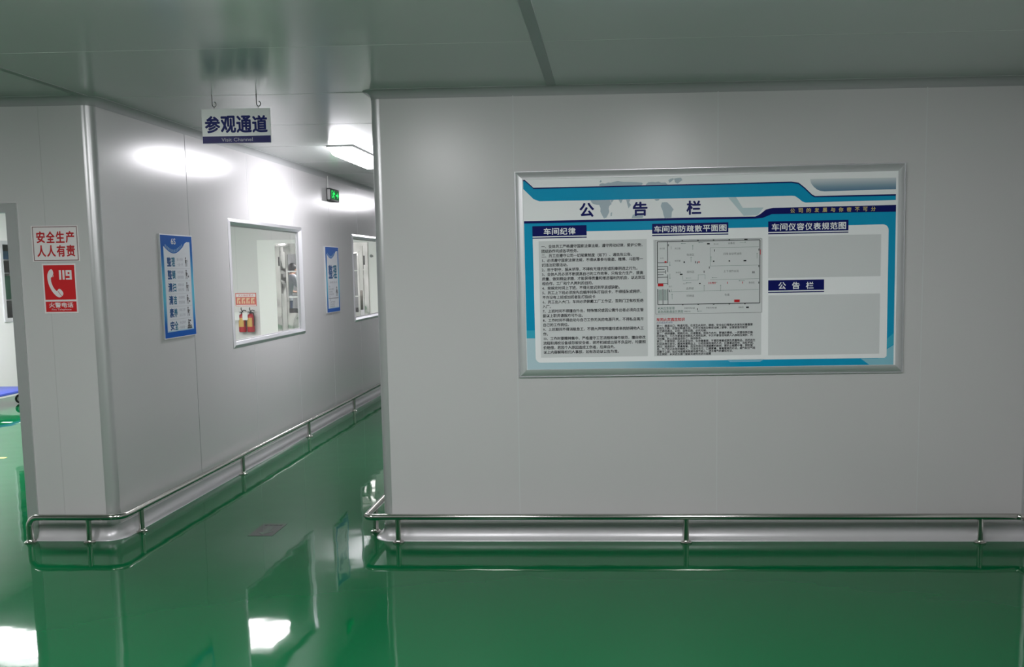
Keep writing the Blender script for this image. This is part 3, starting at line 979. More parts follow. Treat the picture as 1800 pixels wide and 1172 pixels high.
def poster_base(t):
    mb = MB()
    mb.box(0, 0.505, 0, 0.72, 0.0005, 0.014)
    mb.build('backing_board', M_PSILVER, t, smooth=0)
    mb = MB()
    mb.rect(0.006, 0.499, 0.006, 0.712, 0.0144)
    mb.build('blue_sheet', M_PGRAD, t, smooth=0)
    mb = MB()
    arc = [(0.045 + 0.30 * k / 14, 0.640 - 0.052 * math.sin(PI * (k / 14) * 0.95 + 0.05)) for k in range(15)]
    pts = [(0.043, 0.045), (0.462, 0.045), (0.462, 0.672), (0.410, 0.672), (0.380, 0.662)] + list(reversed(arc))
    mb.poly(pts, 0.0148)
    mb.build('white_sheet', M_PINNER, t, smooth=0)
    mb = MB()
    for x0, x1, y0, y1 in ((0.043, 0.051, 0.045, 0.625), (0.454, 0.462, 0.045, 0.672), (0.051, 0.454, 0.045, 0.053)):
        mb.rect(x0, x1, y0, y1, 0.0151)
    mb.build('pale_edge', M_PEDGE, t, smooth=0)
    mb = MB()
    tagl = '整理整顿清扫清洁素养安全'
    for i, ch in enumerate(tagl):
        s = (i + 0.5) / 12
        x = 0.060 + 0.285 * s
        y = 0.642 - 0.046 * math.sin(PI * s * 0.95 + 0.05)
        glyphs(mb, ch, at=(x - 0.010, y), size=0.024, z=0.0151, rot=-0.42 * math.cos(PI * s))
    mb.build('arched_text', M_PEDGE, t, smooth=0)


po = thing('wall_poster', 'tall blue 6S poster with six rows on the corridor wall nearest the corner', 'poster', (XL, 0.757, 1.176), FACE_LEFT)
poster_base(po)
mb = MB()
glyphs(mb, '6S', (0.165, 0.235, 0.652, 0.692), z=0.0155, res=3, heavy=0.03)
mb.build('title_text', M_PINNER, po, smooth=0)
rows = ['整理', '整顿', '清扫', '清洁', '素养', '安全']
txt = [('要与不要', '一留一弃'), ('科学布局', '取用快捷'), ('清除垃圾', '美化环境'), ('形成制度', '贯彻到底'), ('养成习惯', '以人为本'), ('安全操作', '生命第一')]
mk, mg, mi, ml, mk2 = MB(), MB(), MB(), MB(), MB()
for i in range(6):
    y = 0.530 - i * 0.0885
    glyphs(mk, rows[i][0], (0.090, 0.149, y - 0.030, y + 0.030), z=0.0155, res=2, heavy=0.04)
    glyphs(mk2, rows[i][1], (0.157, 0.207, y - 0.030, y + 0.028), z=0.0155, res=2, heavy=0.035)
    glyphs(mg, txt[i][0], (0.240, 0.335, y + 0.006, y + 0.026), z=0.0151)
    glyphs(mg, txt[i][1], (0.240, 0.335, y - 0.030, y - 0.008), z=0.0151)
    # little working figure: head, body, limbs and the thing it handles
    x = 0.385
    mi.disc(x - 0.004, y + 0.026, 0.008, 0.0151, 12)
    mi.poly([(x - 0.014, y + 0.016), (x + 0.006, y + 0.016), (x + 0.010, y - 0.010), (x - 0.012, y - 0.010)], 0.0151)
    line(mi, x - 0.008, y - 0.010, x - 0.012, y - 0.034, 0.006, zz=0.0151)
    line(mi, x + 0.004, y - 0.010, x + 0.008 + 0.004 * (i % 3), y - 0.034, 0.006, zz=0.0151)
    line(mi, x + 0.004, y + 0.012, x + 0.024, y + 0.004 - 0.006 * (i % 2), 0.005, zz=0.0151)
    if i == 5:
        mi.poly([(x - 0.03, y - 0.034), (x + 0.05, y - 0.034), (x + 0.04, y - 0.008), (x - 0.02, y - 0.008)], 0.0150)
        mi.rect(x + 0.006, x + 0.032, y + 0.016, y + 0.028, 0.0151)
    elif i % 2 == 0:
        line(mi, x + 0.026, y + 0.016, x + 0.018, y - 0.030, 0.004, zz=0.0151)
    else:
        mi.rect(x + 0.020, x + 0.036, y - 0.022, y - 0.008, 0.0151)
    if i < 5:
        line(ml, 0.085, y - 0.046, 0.445, y - 0.046, 0.003, zz=0.0151)
line(ml, 0.085, 0.052 + 0.016, 0.445, 0.052 + 0.016, 0.0025, zz=0.0151)
mk.build('bold_characters', M_PCHAR, po, smooth=0)
mk2.build('bold_characters', M_PCHAR2, po, smooth=0)
mg.build('small_text', M_PGREY, po, smooth=0)
mi.build('figure_drawings', mat('poster_black', (0.05, 0.05, 0.055), 0.4), po, smooth=0)
ml.build('divider_lines', mat('poster_rule', (0.55, 0.57, 0.60), 0.4), po, smooth=0)

po = thing('wall_poster', 'narrow blue poster between the two corridor windows below the exit sign', 'poster', (XL, 4.562, 1.173), FACE_LEFT)
poster_base(po)
mb = MB()
glyphs(mb, '整', (0.100, 0.245, 0.375, 0.515), z=0.0155, res=3, heavy=0.04)
mb.build('bold_characters', M_PCHAR, po, smooth=0)
mb = MB()
glyphs(mb, '理', (0.270, 0.405, 0.375, 0.510), z=0.0155, res=3, heavy=0.035)
mb.build('bold_characters', M_PCHAR2, po, smooth=0)
mb = MB()
glyphs(mb, '要与不要 一留一弃', (0.13, 0.40, 0.318, 0.340), z=0.0151)
for k, tx in enumerate(('目的：', '腾出空间活用场地', '防止误用误送', '塑造清爽工作场所', '方法')):
    glyphs(mb, tx, at=(0.090, 0.275 - 0.028 * k), size=0.022, z=0.0151)
for k, tx in enumerate(('要点：', '区分要与不要的物品', '每日自我检查现场', '清除不需要的物品')):
    glyphs(mb, tx, at=(0.110, 0.130 - 0.024 * k), size=0.022, z=0.0151)
mb.build('small_text', mat('poster_soft_ink', (0.25, 0.26, 0.28), 0.4), po, smooth=0)
mb = MB()
line(mb, 0.07, 0.155, 0.44, 0.155, 0.006, zz=0.0151)
mb.disc(0.385, 0.268, 0.014, 0.0152, 12)
mb.poly([(0.365, 0.250), (0.405, 0.250), (0.412, 0.205), (0.370, 0.205)], 0.0152)
line(mb, 0.378, 0.205, 0.372, 0.175, 0.012, zz=0.0152)
line(mb, 0.398, 0.205, 0.402, 0.175, 0.012, zz=0.0152)
line(mb, 0.37, 0.235, 0.345, 0.215, 0.008, zz=0.0152)
mb.build('figure_drawings', mat('poster_dark', (0.05, 0.05, 0.06), 0.4), po, smooth=0)

# ------------------------------------------------------------------ exit sign
ex = thing('exit_sign', 'green lit exit sign on corridor wall above the second poster', 'exit sign', (XL, 4.74, 2.385), FACE_LEFT)
mb = MB()
mb.bbox(0, 0.345, 0, 0.135, 0.001, 0.045, r=0.006)
mb.build('housing', mat('exit_housing', (0.035, 0.04, 0.04), 0.35), ex)
mb = MB()
mb.box(-0.0008, 0.001, 0.012, 0.123, 0.010, 0.040)
mb.build('side_plate', mat('exit_side_plate', (0.55, 0.55, 0.55), 0.4), ex, smooth=0)
mb = MB()
mb.rect(0.022, 0.323, 0.018, 0.118, 0.0454)
mb.build('green_face', mat('exit_green_dark', (0.0, 0.03, 0.01), 0.6, spec=0.05, emit=((0.0, 0.3, 0.05), 0.25)), ex, smooth=0)
mb = MB()    # running man, doorway and arrow
mb.disc(0.135, 0.103, 0.011, 0.0460, 14)
for k, a in enumerate(((0.130, 0.093, 0.110, 0.062), (0.112, 0.066, 0.140, 0.048), (0.138, 0.051, 0.128, 0.024), (0.112, 0.066, 0.092, 0.045), (0.095, 0.047, 0.068, 0.041), (0.128, 0.088, 0.154, 0.077),
                       (0.152, 0.078, 0.168, 0.089), (0.127, 0.090, 0.099, 0.086), (0.101, 0.087, 0.088, 0.069))):
    line(mb, *a, t=0.017, zz=0.0458 + 0.00004 * k)
mb.poly([(0.200, 0.058), (0.262, 0.058), (0.262, 0.032), (0.312, 0.068), (0.262, 0.104), (0.262, 0.078), (0.200, 0.078)], 0.0458)
mb.poly([(0.040, 0.026), (0.050, 0.026), (0.050, 0.102), (0.085, 0.102), (0.085, 0.112), (0.040, 0.112)], 0.0457)
mb.build('symbols', mat('exit_green_lit', (0.0, 0.15, 0.03), 0.6, spec=0.05, emit=((0.02, 1.0, 0.16), 1.1)), ex, smooth=0)
mb = MB()
mb.tube([(0.03, 0.135, 0.008), (0.03, 0.27, 0.008)], 0.006, n=10)
mb.build('conduit', M_WHITE, ex)

# ------------------------------------------------------------------ tubular bumper rails
RR = 0.0195
RZ = 0.157


def rail_post(parent, x, y, top=RZ, h0=0.0):
    mb = MB()
    mb.tube([(x, y, h0), (x, y, top - 0.006)], 0.0165, n=16, cap=False)
    p = mb.build('post', M_STEEL, parent)
    mb = MB()
    mb.lathe([(0.034, 0.0005), (0.034, 0.006), (0.030, 0.010), (0.022, 0.012), (0.0195, 0.018), (0.0168, 0.020)], (x, y, 0), n=24)
    mb.build('base_flange', M_STEEL, p)


gl = thing('bumper_rail', 'low stainless rail along the pier foot and corridor left wall', 'rail', (0, 0, 0), (0, 0, 0), 'bumper rails')
XG = XL + 0.075
pts = [(-3.000, -0.085, 0.003), (-3.000, -0.085, RZ), (XG, -0.085, RZ), (XG, 11.6, RZ)]
p1 = fillet([pts[0], pts[1], ((pts[1][0] + pts[2][0]) / 2, -0.085, RZ)], 0.055)
p2 = fillet([((pts[1][0] + pts[2][0]) / 2, -0.085, RZ), pts[2], pts[3]], 0.075)
mb = MB()
mb.tube(p1 + p2[1:], RR, n=18)
mb.build('tube', M_STEEL, gl)
mb = MB()
mb.lathe([(0.036, 0.0005), (0.036, 0.006), (0.032, 0.011), (0.024, 0.013), (0.0215, 0.020), (0.0198, 0.022)], (-3.0, -0.085, 0), n=24)
mb.build('base_flange', M_STEEL, gl)
rail_post(gl, -2.629, -0.085)
for y in (0.165, 1.86, 3.58, 5.27, 6.97, 8.67, 10.37):
    rail_post(gl, XG, y)

gr = thing('bumper_rail', 'low stainless rail along the front wall below the notice board', 'rail', (0, 0, 0), (0, 0, 0), 'bumper rails')
XQ = XR - 0.085
pth = fillet([(XQ, 11.6, RZ), (XQ, -0.082, RZ), (2.945, -0.082, RZ), (2.945, -8.6, RZ)], 0.045)
mb = MB()
mb.tube(pth, RR, n=18)
mb.build('tube', M_STEEL, gr)
for x in (-0.729, 0.993, 2.704):
    rail_post(gr, x, -0.082)
for y in (0.16, 1.86, 3.56, 5.26, 6.96, 8.66, 10.36):
    rail_post(gr, XQ, y)
for y in (-0.9, -2.6, -4.3, -6.0, -7.7):
    rail_post(gr, 2.945, y)

# ------------------------------------------------------------------ floor stickers
fs_ = thing('floor_arrow_sticker', 'dark worn arrow sticker on the green floor at the corridor mouth', 'floor sticker', (-1.63, 0.20, 0), (0, 0, 0))
mb = MB()
mb.box(-0.078, 0.078, -0.14, 0.14, 0.0002, 0.0010)
mb.build('sheet', mat('worn_sticker', (0.020, 0.026, 0.021), 0.035, spec=0.15, noise=(9, 0.2)), fs_, smooth=0)
mb = MB()
mb.poly([(0.0, -0.105), (0.052, -0.045), (0.020, -0.045), (0.020, 0.070), (-0.020, 0.070), (-0.020, -0.045), (-0.052, -0.045)], 0.0013)
mb.build('arrow', mat('worn_arrow', (0.055, 0.105, 0.07), 0.035, spec=0.15), fs_, smooth=0)
mb = MB()
glyphs(mb, '参观通道', (-0.060, 0.060, 0.095, 0.125), z=0.0013)
mb.build('lettering', mat('worn_lettering', (0.04, 0.05, 0.042), 0.035, spec=0.15), fs_, smooth=0)
M_DASHW = mat('white_floor_dash', (0.70, 0.74, 0.68), 0.35)
for i, (x0, x1) in enumerate(((-6.20, -6.09), (-5.995, -5.885))):
    mb = MB()
    mb.box(x0, x1, 4.555, 4.605, 0.0002, 0.001)  # short flat white dash on the floor
    o = mb.build('floor_marking', M_DASHW, None, smooth=0)
    tag(o, ('left white dash on the floor seen through the doorway', 'right white dash on the floor beside the doorway edge')[i], 'floor tape', 'white dashes')
mb = MB()
mb.box(-5.10, -4.86, 2.54, 2.59, 0.0002, 0.001)
o = mb.build('floor_marking', mat('yellow_floor_tape', (0.65, 0.62, 0.15), 0.35), None, smooth=0)
tag(o, 'yellow tape strip on the floor at the left picture edge', 'floor tape')

# ------------------------------------------------------------------ platform trolley beyond the doorway
tr = thing('platform_trolley', 'blue platform trolley on black wheels beyond the left doorway', 'trolley', (-7.10, 5.80, 0))
mb = MB()
mb.bbox(-0.33, 0.33, -0.46, 0.45, 0.168, 0.200, r=0.004, seg=2)
mb.build('deck', mat('trolley_blue', (0.05, 0.075, 0.36), 0.4), tr)
mb = MB()
mb.tube(fillet([(-0.20, -0.42, 0.20), (-0.20, -0.42, 0.95), (0.20, -0.42, 0.95), (0.20, -0.42, 0.20)], 0.06), 0.014, n=12)
mb.build('handle', M_STEEL, tr)
for x, y in ((-0.23, -0.36), (0.17, -0.36), (-0.23, 0.29), (0.17, 0.29)):
    mb = MB()
    R0 = 0.062
    vs, fs = [], []
    prof = [(0.038, -0.014), (0.050, -0.016), (0.060, -0.012), (R0, -0.004), (R0, 0.004), (0.060, 0.012), (0.050, 0.016), (0.038, 0.014)]
    n = 28
    ca, sa = math.cos(math.radians(-50)), math.sin(math.radians(-50))       # swivelled caster
    def wpt(off, r_, k, n_=28):
        q = r_ * math.cos(2 * PI * k / n_)
        return (x + off * ca - q * sa, y + off * sa + q * ca, 0.0625 + r_ * math.sin(2 * PI * k / n_))
    for r_, o_ in prof:
        vs += [wpt(o_, r_, k) for k in range(n)]
    for i in range(len(prof)):
        j = (i + 1) % len(prof)
        for k in range(n):
            fs.append((i * n + k, i * n + (k + 1) % n, j * n + (k + 1) % n, j * n + k))
    mb.add(vs, fs)
    wh = mb.build('wheel', M_BLACK, tr)
    mb = MB()
    for o_ in (-0.020, 0.020):
        c_ = (x + o_ * ca, y + o_ * sa)
        mb.add([(c_[0] - q * sa + e * ca, c_[1] + q * ca + e * sa, zz) for zz in (0.050, 0.155) for q in (-0.012, 0.012) for e in (-0.002, 0.002)],
               [(0, 2, 3, 1), (4, 5, 7, 6), (0, 1, 5, 4), (2, 6, 7, 3), (0, 4, 6, 2), (1, 3, 7, 5)])
    mb.box(x - 0.035, x + 0.035, y - 0.035, y + 0.035, 0.150, 0.168)
    mb.build('caster_bracket', M_ALU, wh, smooth=0)
    mb = MB()
    vs, fs = [], []
    for o_ in (-0.011, 0.011):
        vs += [wpt(o_, 0.0385, k) for k in range(28)]
    fs = [(k, (k + 1) % 28, (k + 1) % 28 + 28, k + 28) for k in range(28)] + [tuple(range(28)), tuple(range(28, 56))]
    mb.add(vs, fs)
    mb.build('hub', mat('hub_grey', (0.62, 0.62, 0.60), 0.5), wh, smooth=0)

# ------------------------------------------------------------------ store rack behind the far window
rk = thing('storage_rack', 'grey storage rack behind the small window beyond the left doorway', 'rack', (-8.40, 8.15, 0))
mb = MB()
for x in (-0.20, 0.20):
    for y in (-0.75, 0.75):
        mb.box(x - 0.018, x + 0.018, y - 0.018, y + 0.018, 0.001, 2.15)
mb.build('uprights', M_ALU, rk, smooth=0)
for zz in (0.20, 0.60, 0.95, 1.27, 1.66, 1.85):
    mb = MB()
    mb.box(-0.22, 0.22, -0.77, 0.77, zz - 0.02, zz)
    mb.build('shelf', M_ALU, rk, smooth=0)
bs = MB()
bs.lathe([(0.10, 0.0), (0.13, 0.09), (0.138, 0.115), (0.145, 0.118), (0.145, 0.124), (0.130, 0.122), (0.10, 0.010)], n=30)
o = bs.build('basin', mat('basin_blue', (0.10, 0.22, 0.42), 0.4), None)
o.location = (-8.34, 8.10, 1.851)
tag(o, 'blue basin on the top shelf of the rack behind the far window', 'basin')
bs = MB()
bs.bbox(-0.16, 0.16, -0.55, 0.35, 0.0, 0.34, r=0.008)
o = bs.build('carton', mat('carton_green', (0.05, 0.15, 0.10), 0.6), None)
o.location = (-8.36, 8.15, 1.271)
tag(o, 'dark green carton on the rack below the blue basin', 'carton')

# ------------------------------------------------------------------ fire extinguishers and their sign
es = thing('extinguisher_sign', 'small red and white sign above the two fire extinguishers', 'sign', (-5.340, YB, 1.089), FACE_FRONT)
mb = MB()
mb.box(0, 0.335, 0, 0.205, 0.0005, 0.004)
mb.build('panel', mat('faded_red', (0.62, 0.10, 0.07), 0.4), es, smooth=0)
mb = MB()
mb.rect(0.012, 0.323, 0.142, 0.192, 0.0044)
mb.rect(0.008, 0.327, 0.006, 0.020, 0.0044)
mb.build('white_field', M_PAPER, es, smooth=0)
mb = MB()
glyphs(mb, '灭火器放置点', (0.045, 0.290, 0.152, 0.184), z=0.0048)
mb.build('lettering', M_SRED, es, smooth=0)
mb = MB()
for k in range(4):      # four small instruction pictures
    x = 0.022 + k * 0.075
    mb.poly([(x, 0.040), (x + 0.020, 0.040), (x + 0.026, 0.100), (x + 0.055, 0.105), (x + 0.060, 0.128), (x + 0.004, 0.128)], 0.0044)
    mb.poly([(x + 0.030, 0.040), (x + 0.058, 0.040), (x + 0.050, 0.085), (x + 0.036, 0.085)], 0.0044)
mb.build('instruction_pictures', mat('faded_cream', (0.75, 0.52, 0.30), 0.4), es, smooth=0)

M_XRED = mat('extinguisher_red', (0.42, 0.012, 0.02), 0.3)
M_XYEL = mat('extinguisher_label', (0.60, 0.36, 0.08), 0.4)


def make_ext():
    t = thing('fire_extinguisher', '', 'fire extinguisher')
    mb = MB()
    mb.lathe([(0.048, 0.0), (0.056, 0.006), (0.058, 0.02), (0.058, 0.235), (0.054, 0.255), (0.042, 0.272), (0.024, 0.282), (0.018, 0.290)], n=28)
    mb.build('cylinder_body', M_XRED, t)
    mb = MB()
    n = 12
    a0, a1 = math.radians(-150), math.radians(-50)
    vs = [(0.0588 * math.cos(a0 + (a1 - a0) * k / n), 0.0588 * math.sin(a0 + (a1 - a0) * k / n), zz) for zz in (0.085, 0.225) for k in range(n + 1)]
    mb.add(vs, [(k, k + 1, k + n + 2, k + n + 1) for k in range(n)])
    mb.build('label_sheet', M_XYEL, t)
    mb = MB()
    mb.lathe([(0.018, 0.288), (0.020, 0.292), (0.020, 0.315), (0.013, 0.320)], n=18)
    v = mb.build('valve', M_BLACK, t)
    mb = MB()
    mb.bbox(-0.010, 0.010, -0.10, 0.012, 0.312, 0.322, r=0.003)
    a = mb.build('carry_handle', M_BLACK, v)
    mb = MB()
    mb.tube([(0, 0.012, 0.330), (0.0, -0.02, 0.346), (0.01, -0.06, 0.362), (0.03, -0.105, 0.385)], 0.0075, n=10)
    mb.tube([(0.0, 0.0, 0.318), (0.035, -0.02, 0.345), (0.075, -0.03, 0.335)], 0.007, n=10)
    mb.build('lever', M_BLACK, v)
    mb = MB()
    mb.tube(fillet([(0.018, 0, 0.305), (0.050, -0.02, 0.300), (0.068, -0.035, 0.25), (0.072, -0.04, 0.16), (0.064, -0.035, 0.10)], 0.015, 5), 0.008, n=10)
    mb.build('hose', M_BLACK, t)
    mb = MB()
    mb.box(-0.104, -0.022, -0.070, -0.069, 0.190, 0.312)
    mb.build('inspection_tag', M_WHITE, t, smooth=0)
    mb = MB()
    mb.box(-0.015, 0.015, 0.055, 0.075, 0.02, 0.30)
    mb.box(-0.040, 0.040, 0.050, 0.062, 0.10, 0.12)
    mb.build('wall_bracket', M_ALU, t, smooth=0)
    return t


x1 = make_ext()
x1.location = (-5.216, YB - 0.076, 0.684)
tag(x1, 'left red fire extinguisher hanging under the small red sign', 'fire extinguisher', 'fire extinguishers on the room wall')
x2 = copy_tree(x1)
x2.location = (-5.082, YB - 0.076, 0.684)
tag(x2, 'right red fire extinguisher hanging beside the white air shower', 'fire extinguisher', 'fire extinguishers on the room wall')

# ------------------------------------------------------------------ air shower at the end of the room
AY0, AY1 = 9.0, 9.32
OX0, OX1, OZ = -4.585, -3.143, 2.05
JW = 0.145
a_ = thing('air_shower', 'white air shower with stainless double doors seen through corridor windows', 'air shower', (0, 0, 0))
mb = MB()
mb.box(AX0, OX0, AY0, AY1, 0.0, 2.11)
mb.box(OX1, AX1, AY0, AY1, 0.0, 2.11)
mb.box(OX0, OX1, AY0, AY1, OZ, 2.11)
mb.build('cabinet_body', mat('air_shower_white', (0.86, 0.86, 0.83), 0.4), a_, smooth=0)
mb = MB()
for q0, q1, sg_ in ((OX0, OX0 + JW, 1), (OX1, OX1 - JW, -1)):
    sec = [(q0, AY0 - 0.02), (q0 + sg_ * 0.070, AY0 - 0.02), (q0 + sg_ * 0.080, AY0 - 0.012), (q1, AY0 + 0.012), (q1, AY0 + 0.06), (q0, AY0 + 0.06)]
    mb.prism(sec if sg_ > 0 else sec[::-1], 0.001, OZ)
mb.box(OX0 + 0.07, OX1 - 0.07, AY0 - 0.02, AY0 + 0.06, OZ - 0.05, OZ)
mb.box(OX0 + 0.10, OX1 - 0.10, AY0 + 0.004, AY0 + 0.06, OZ - 0.125, OZ - 0.05)
fr = mb.build('door_surround', M_MIRROR, a_, smooth=0)
mb = MB()
for x in (OX0 + 0.058, OX1 - 0.058):
    mb.bbox(x - 0.010, x + 0.010, AY0 - 0.024, AY0 - 0.018, 1.71, 1.85, r=0.003)
mb.build('indicator', M_BLACK, fr)
mb = MB()
mb.tube([(-3.090, AY0 - 0.02, 1.845), (-3.090, AY0 + 0.002, 1.845)], 0.022, n=20)
mb.build('buzzer', mat('buzzer_grey', (0.25, 0.26, 0.26), 0.5), a_)
xm = (OX0 + OX1) / 2
for s, (x0, x1_) in enumerate(((OX0 + JW + 0.004, xm - 0.003), (xm + 0.003, OX1 - JW - 0.004))):
    y0, y1_ = AY0 + 0.016, AY0 + 0.05
    st = 0.03
    mb = MB()
    mb.box(x0, x0 + st, y0, y1_, 0.01, OZ - 0.125)
    mb.box(x1_ - st, x1_, y0, y1_, 0.01, OZ - 0.125)
    mb.box(x0 + st, x1_ - st, y0, y1_, OZ - 0.165, OZ - 0.125)
    mb.box(x0 + st, x1_ - st, y0, y1_, 0.01, 0.985)
    df = mb.build('door_leaf', M_MIRROR, a_, smooth=0)
    mb = MB()
    mb.box(x0 + st, x1_ - st, y0 + 0.012, y0 + 0.020, 1.05, OZ - 0.165)
    mb.build('glass_pane', M_GLASS, df, smooth=0)
    mb = MB()
    mb.box(x0 + st, x1_ - st, y0 - 0.003, y1_, 0.985, 1.055)
    mb.build('rubber_seal', M_BLACK, df, smooth=0)
    mb = MB()
    mb.box(x0 + st - 0.002, x1_ - st + 0.002, y0 - 0.002, y1_, 1.615, 1.634)
    mb.box(x0 + st - 0.002, x1_ - st + 0.002, y0 - 0.002, y1_, 1.220, 1.238)
    mb.build('glazing_bars', M_WHITE, df, smooth=0)
    mb = MB()
    hx = x1_ - 0.20 if s == 0 else x0 + 0.20
    mb.bbox(hx - 0.12, hx + 0.12, y0 - 0.030, y0 - 0.012, 0.885, 0.905, r=0.004)
    for q in (-0.09, 0.09):
        mb.box(hx + q - 0.01, hx + q + 0.01, y0 - 0.014, y0, 0.888, 0.902)
    if s == 1:
        mb.bbox(x1_ + 0.010, x1_ + 0.050, y0 - 0.022, y0 - 0.012, 1.02, 1.32, r=0.003)
    mb.build('door_handle', mat('handle_dark', (0.10, 0.09, 0.08), 0.35, metal=0.6), df)
# ------------------------------------------------------------------ person beyond the glass doors
SK = mat('skin', (0.52, 0.30, 0.21), 0.5)
SHIRT = mat('pale_shirt', (0.62, 0.64, 0.72), 0.7)
JEANS = mat('blue_jeans', (0.03, 0.06, 0.13), 0.8)
HAIR = mat('black_hair', (0.012, 0.011, 0.012), 0.5)
SHOE = mat('dark_shoes', (0.02, 0.02, 0.022), 0.5)


def skinned(name, pts, edges, radii, material, parent, root=0, sub=2, flat=None):
    me = bpy.data.meshes.new(name)
    me.from_pydata([Vector(p) for p in pts], edges, [])
    o = bpy.data.objects.new(name, me)
    COL.objects.link(o)
    sm = o.modifiers.new('skin', 'SKIN')
    sm.use_smooth_shade = True
    if not me.skin_vertices:
        bpy.context.view_layer.objects.active = o
    for i, sv in enumerate(me.skin_vertices[0].data):
        r = radii[i]
        sv.radius = r if isinstance(r, tuple) else (r, r)
        sv.use_root = (i == root)
    ss = o.modifiers.new('sub', 'SUBSURF')
    ss.levels = sub
    ss.render_levels = sub
    dg = bpy.context.evaluated_depsgraph_get()
    m2 = bpy.data.meshes.new_from_object(o.evaluated_get(dg))
    m2.name = name
    bpy.data.objects.remove(o)
    m2.materials.clear()
    m2.materials.append(material)
    for p in m2.polygons:
        p.use_smooth = True
    ob = bpy.data.objects.new(name, m2)
    COL.objects.link(ob)
    if parent:
        ob.parent = parent
    return ob


pr = thing('person', 'person in pale shirt and blue jeans leaning over behind air shower glass', 'person', (-7.16, 17.0, 0), (0, 0, 0.95))
# faces +X, leaning forward a little at the hips
bp3 = [(0, 0, 1.02), (0.04, 0, 1.20), (0.10, 0, 1.38), (0.15, 0, 1.49), (0.18, 0, 1.56), (0.215, 0, 1.63), (0.225, 0, 1.72),
       (0, 0.09, 0.98), (0.03, 0.10, 0.54), (-0.03, 0.10, 0.09), (0.12, 0.11, 0.035),
       (0, -0.09, 0.98), (-0.01, -0.10, 0.54), (-0.09, -0.10, 0.09), (0.06, -0.11, 0.035),
       (0.13, 0.17, 1.46), (0.16, 0.23, 1.19), (0.38, 0.20, 1.12), (0.46, 0.19, 1.12),
       (0.13, -0.17, 1.46), (0.20, -0.24, 1.20), (0.42, -0.20, 1.16), (0.50, -0.19, 1.16)]
be = [(0, 1), (1, 2), (2, 3), (3, 4), (4, 5), (5, 6), (0, 7), (7, 8), (8, 9), (9, 10), (0, 11), (11, 12), (12, 13), (13, 14), (3, 15), (15, 16), (16, 17), (17, 18), (3, 19), (19, 20), (20, 21), (21, 22)]
br = [(0.11, 0.14), (0.10, 0.13), (0.11, 0.15), (0.09, 0.11), 0.055, (0.085, 0.075), (0.080, 0.070), 0.085, 0.058, 0.042, 0.038, 0.085, 0.058, 0.042, 0.038, 0.058, 0.042, 0.030, 0.028, 0.058, 0.042, 0.030, 0.028]
# grow the limbs as rounded, tapering segments and fuse them into one closed skin
bb = bmesh.new()
for i0, i1 in be:
    p0, p1 = Vector(bp3[i0]), Vector(bp3[i1])
    q0 = br[i0] if isinstance(br[i0], tuple) else (br[i0], br[i0])
    q1 = br[i1] if isinstance(br[i1], tuple) else (br[i1], br[i1])
    n_ = max(3, int((p1 - p0).length / 0.03))
    for k in range(n_ + 1):
        t = k / n_
        c = p0.lerp(p1, t)
        rx, ry = q0[0] + (q1[0] - q0[0]) * t, q0[1] + (q1[1] - q0[1]) * t
        bmesh.ops.create_icosphere(bb, subdivisions=2, radius=1, matrix=Matrix.Translation(c) @ Matrix.Diagonal((rx, ry, min(rx, ry), 1)))
me = bpy.data.meshes.new('body')
bb.to_mesh(me)
bb.free()
body = bpy.data.objects.new('body', me)
COL.objects.link(body)
body.parent = pr
for s, (hx, hy, hz) in ((1, (0.46, 0.19, 1.12)), (-1, (0.50, -0.19, 1.16))):
    fp, fe, frd = [(hx, hy, hz), (hx + 0.05, hy, hz - 0.005)], [(0, 1)], [0.022, 0.026]
    for k in range(4):
        oy = (k - 1.5) * 0.019
        L = (0.062, 0.072, 0.068, 0.052)[k]
        b0 = len(fp)
        fp += [(hx + 0.075, hy + oy, hz - 0.006), (hx + 0.075 + L * 0.5, hy + oy * 1.1, hz - 0.014), (hx + 0.075 + L * 0.9, hy + oy * 1.1, hz - 0.035)]
        fe += [(1, b0), (b0, b0 + 1), (b0 + 1, b0 + 2)]
        frd += [0.010, 0.009, 0.007]
    b0 = len(fp)
    fp += [(hx + 0.03, hy - s * 0.035, hz - 0.01), (hx + 0.065, hy - s * 0.050, hz - 0.02)]
    fe += [(0, b0), (b0, b0 + 1)]
    frd += [0.011, 0.009]
    skinned('hand', fp, fe, frd, SK, pr, sub=1)

# one closed, even skin for the whole body
rm = body.modifiers.new('remesh', 'REMESH')
rm.mode = 'VOXEL'
rm.voxel_size = 0.010
sm_ = body.modifiers.new('smooth', 'SMOOTH')
sm_.iterations = 6
sm_.factor = 0.6
bpy.context.view_layer.update()
m2 = bpy.data.meshes.new_from_object(body.evaluated_get(bpy.context.evaluated_depsgraph_get()))
body.modifiers.clear()
old = body.data
body.data = m2
bpy.data.meshes.remove(old)
m2.name = 'body'
if not m2.materials:
    m2.materials.append(SK)
for p in m2.polygons:
    p.use_smooth = True


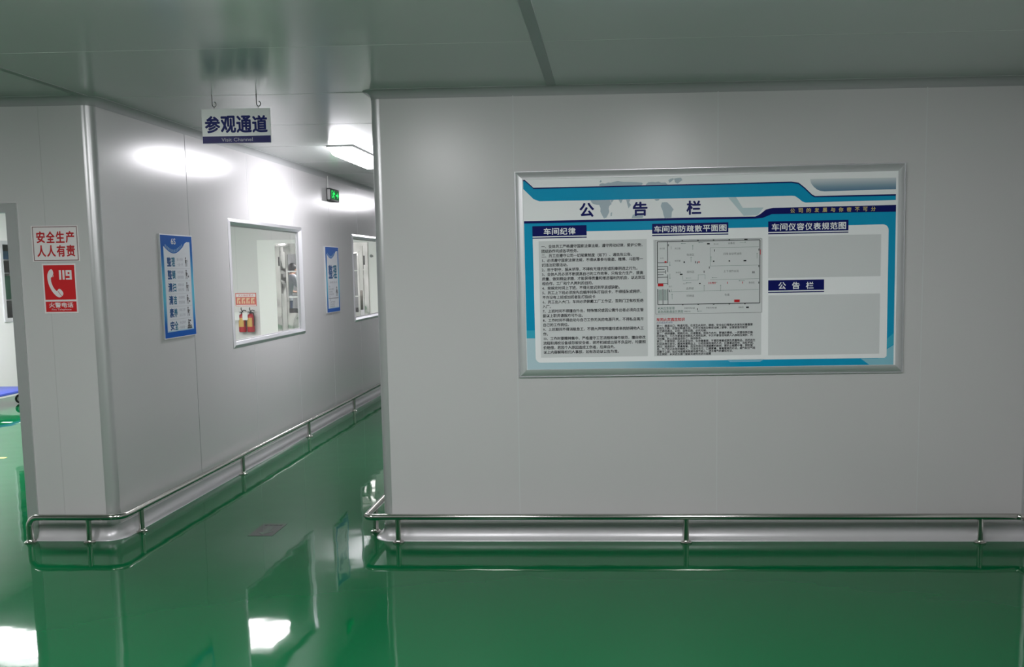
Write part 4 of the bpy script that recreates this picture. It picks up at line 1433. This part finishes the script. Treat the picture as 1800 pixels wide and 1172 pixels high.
def garment(name, keep, off, material):
    """a piece of clothing that follows the body a little way outside its skin"""
    bm = bmesh.new()
    bm.from_mesh(body.data)
    bm.normal_update()
    for v in bm.verts:
        v.co += v.normal * off
    bmesh.ops.delete(bm, geom=[f for f in bm.faces if not keep(f.calc_center_median())], context='FACES')
    me = bpy.data.meshes.new(name)
    bm.to_mesh(me)
    bm.free()
    me.materials.clear()
    me.materials.append(material)
    for p in me.polygons:
        p.use_smooth = True
    o = bpy.data.objects.new(name, me)
    COL.objects.link(o)
    o.parent = pr
    sd = o.modifiers.new('cloth', 'SOLIDIFY')
    sd.thickness = 0.004
    sd.offset = 1
    return o


garment('shirt', lambda c: 0.92 < c.z < 1.545 and not (abs(c.y) > 0.165 and c.z < 1.255 and c.x > 0.06) and not c.x > 0.29, 0.016, SHIRT)
garment('trousers', lambda c: 0.075 < c.z < 1.03 and not (abs(c.y) > 0.2 and c.x > 0.1), 0.011, JEANS)
for x, y in ((-0.03, 0.10), (-0.09, -0.10)):
    skinned('shoe', [(x - 0.06, y, 0.050), (x + 0.06, y, 0.048), (x + 0.19, y * 1.1, 0.036)], [(0, 1), (1, 2)], [0.056, 0.056, 0.042], SHOE, pr)


def blob(name, c, rx, ry, rz, material, parent, cut=None):
    bm = bmesh.new()
    bmesh.ops.create_uvsphere(bm, u_segments=20, v_segments=14, radius=1)
    for v in bm.verts:
        v.co = (c[0] + v.co.x * rx, c[1] + v.co.y * ry, c[2] + v.co.z * rz)
    if cut:
        bmesh.ops.bisect_plane(bm, geom=bm.verts[:] + bm.edges[:] + bm.faces[:], plane_co=cut[0], plane_no=cut[1], clear_outer=True)
    me = bpy.data.meshes.new(name)
    bm.to_mesh(me)
    bm.free()
    me.materials.append(material)
    for p in me.polygons:
        p.use_smooth = True
    o = bpy.data.objects.new(name, me)
    COL.objects.link(o)
    o.parent = parent
    return o


blob('hair', (0.212, 0, 1.705), 0.112, 0.098, 0.118, HAIR, pr, ((0.235, 0, 1.68), (0.75, 0, -0.66)))
blob('nose', (0.318, 0, 1.665), 0.018, 0.012, 0.020, SK, pr)
for s in (-1, 1):
    blob('ear', (0.215, s * 0.082, 1.665), 0.018, 0.010, 0.028, SK, pr)
    blob('eye', (0.297, s * 0.030, 1.690), 0.010, 0.013, 0.007, HAIR, pr)
blob('mouth', (0.300, 0, 1.618), 0.008, 0.022, 0.006, mat('lips', (0.35, 0.10, 0.09), 0.5), pr)
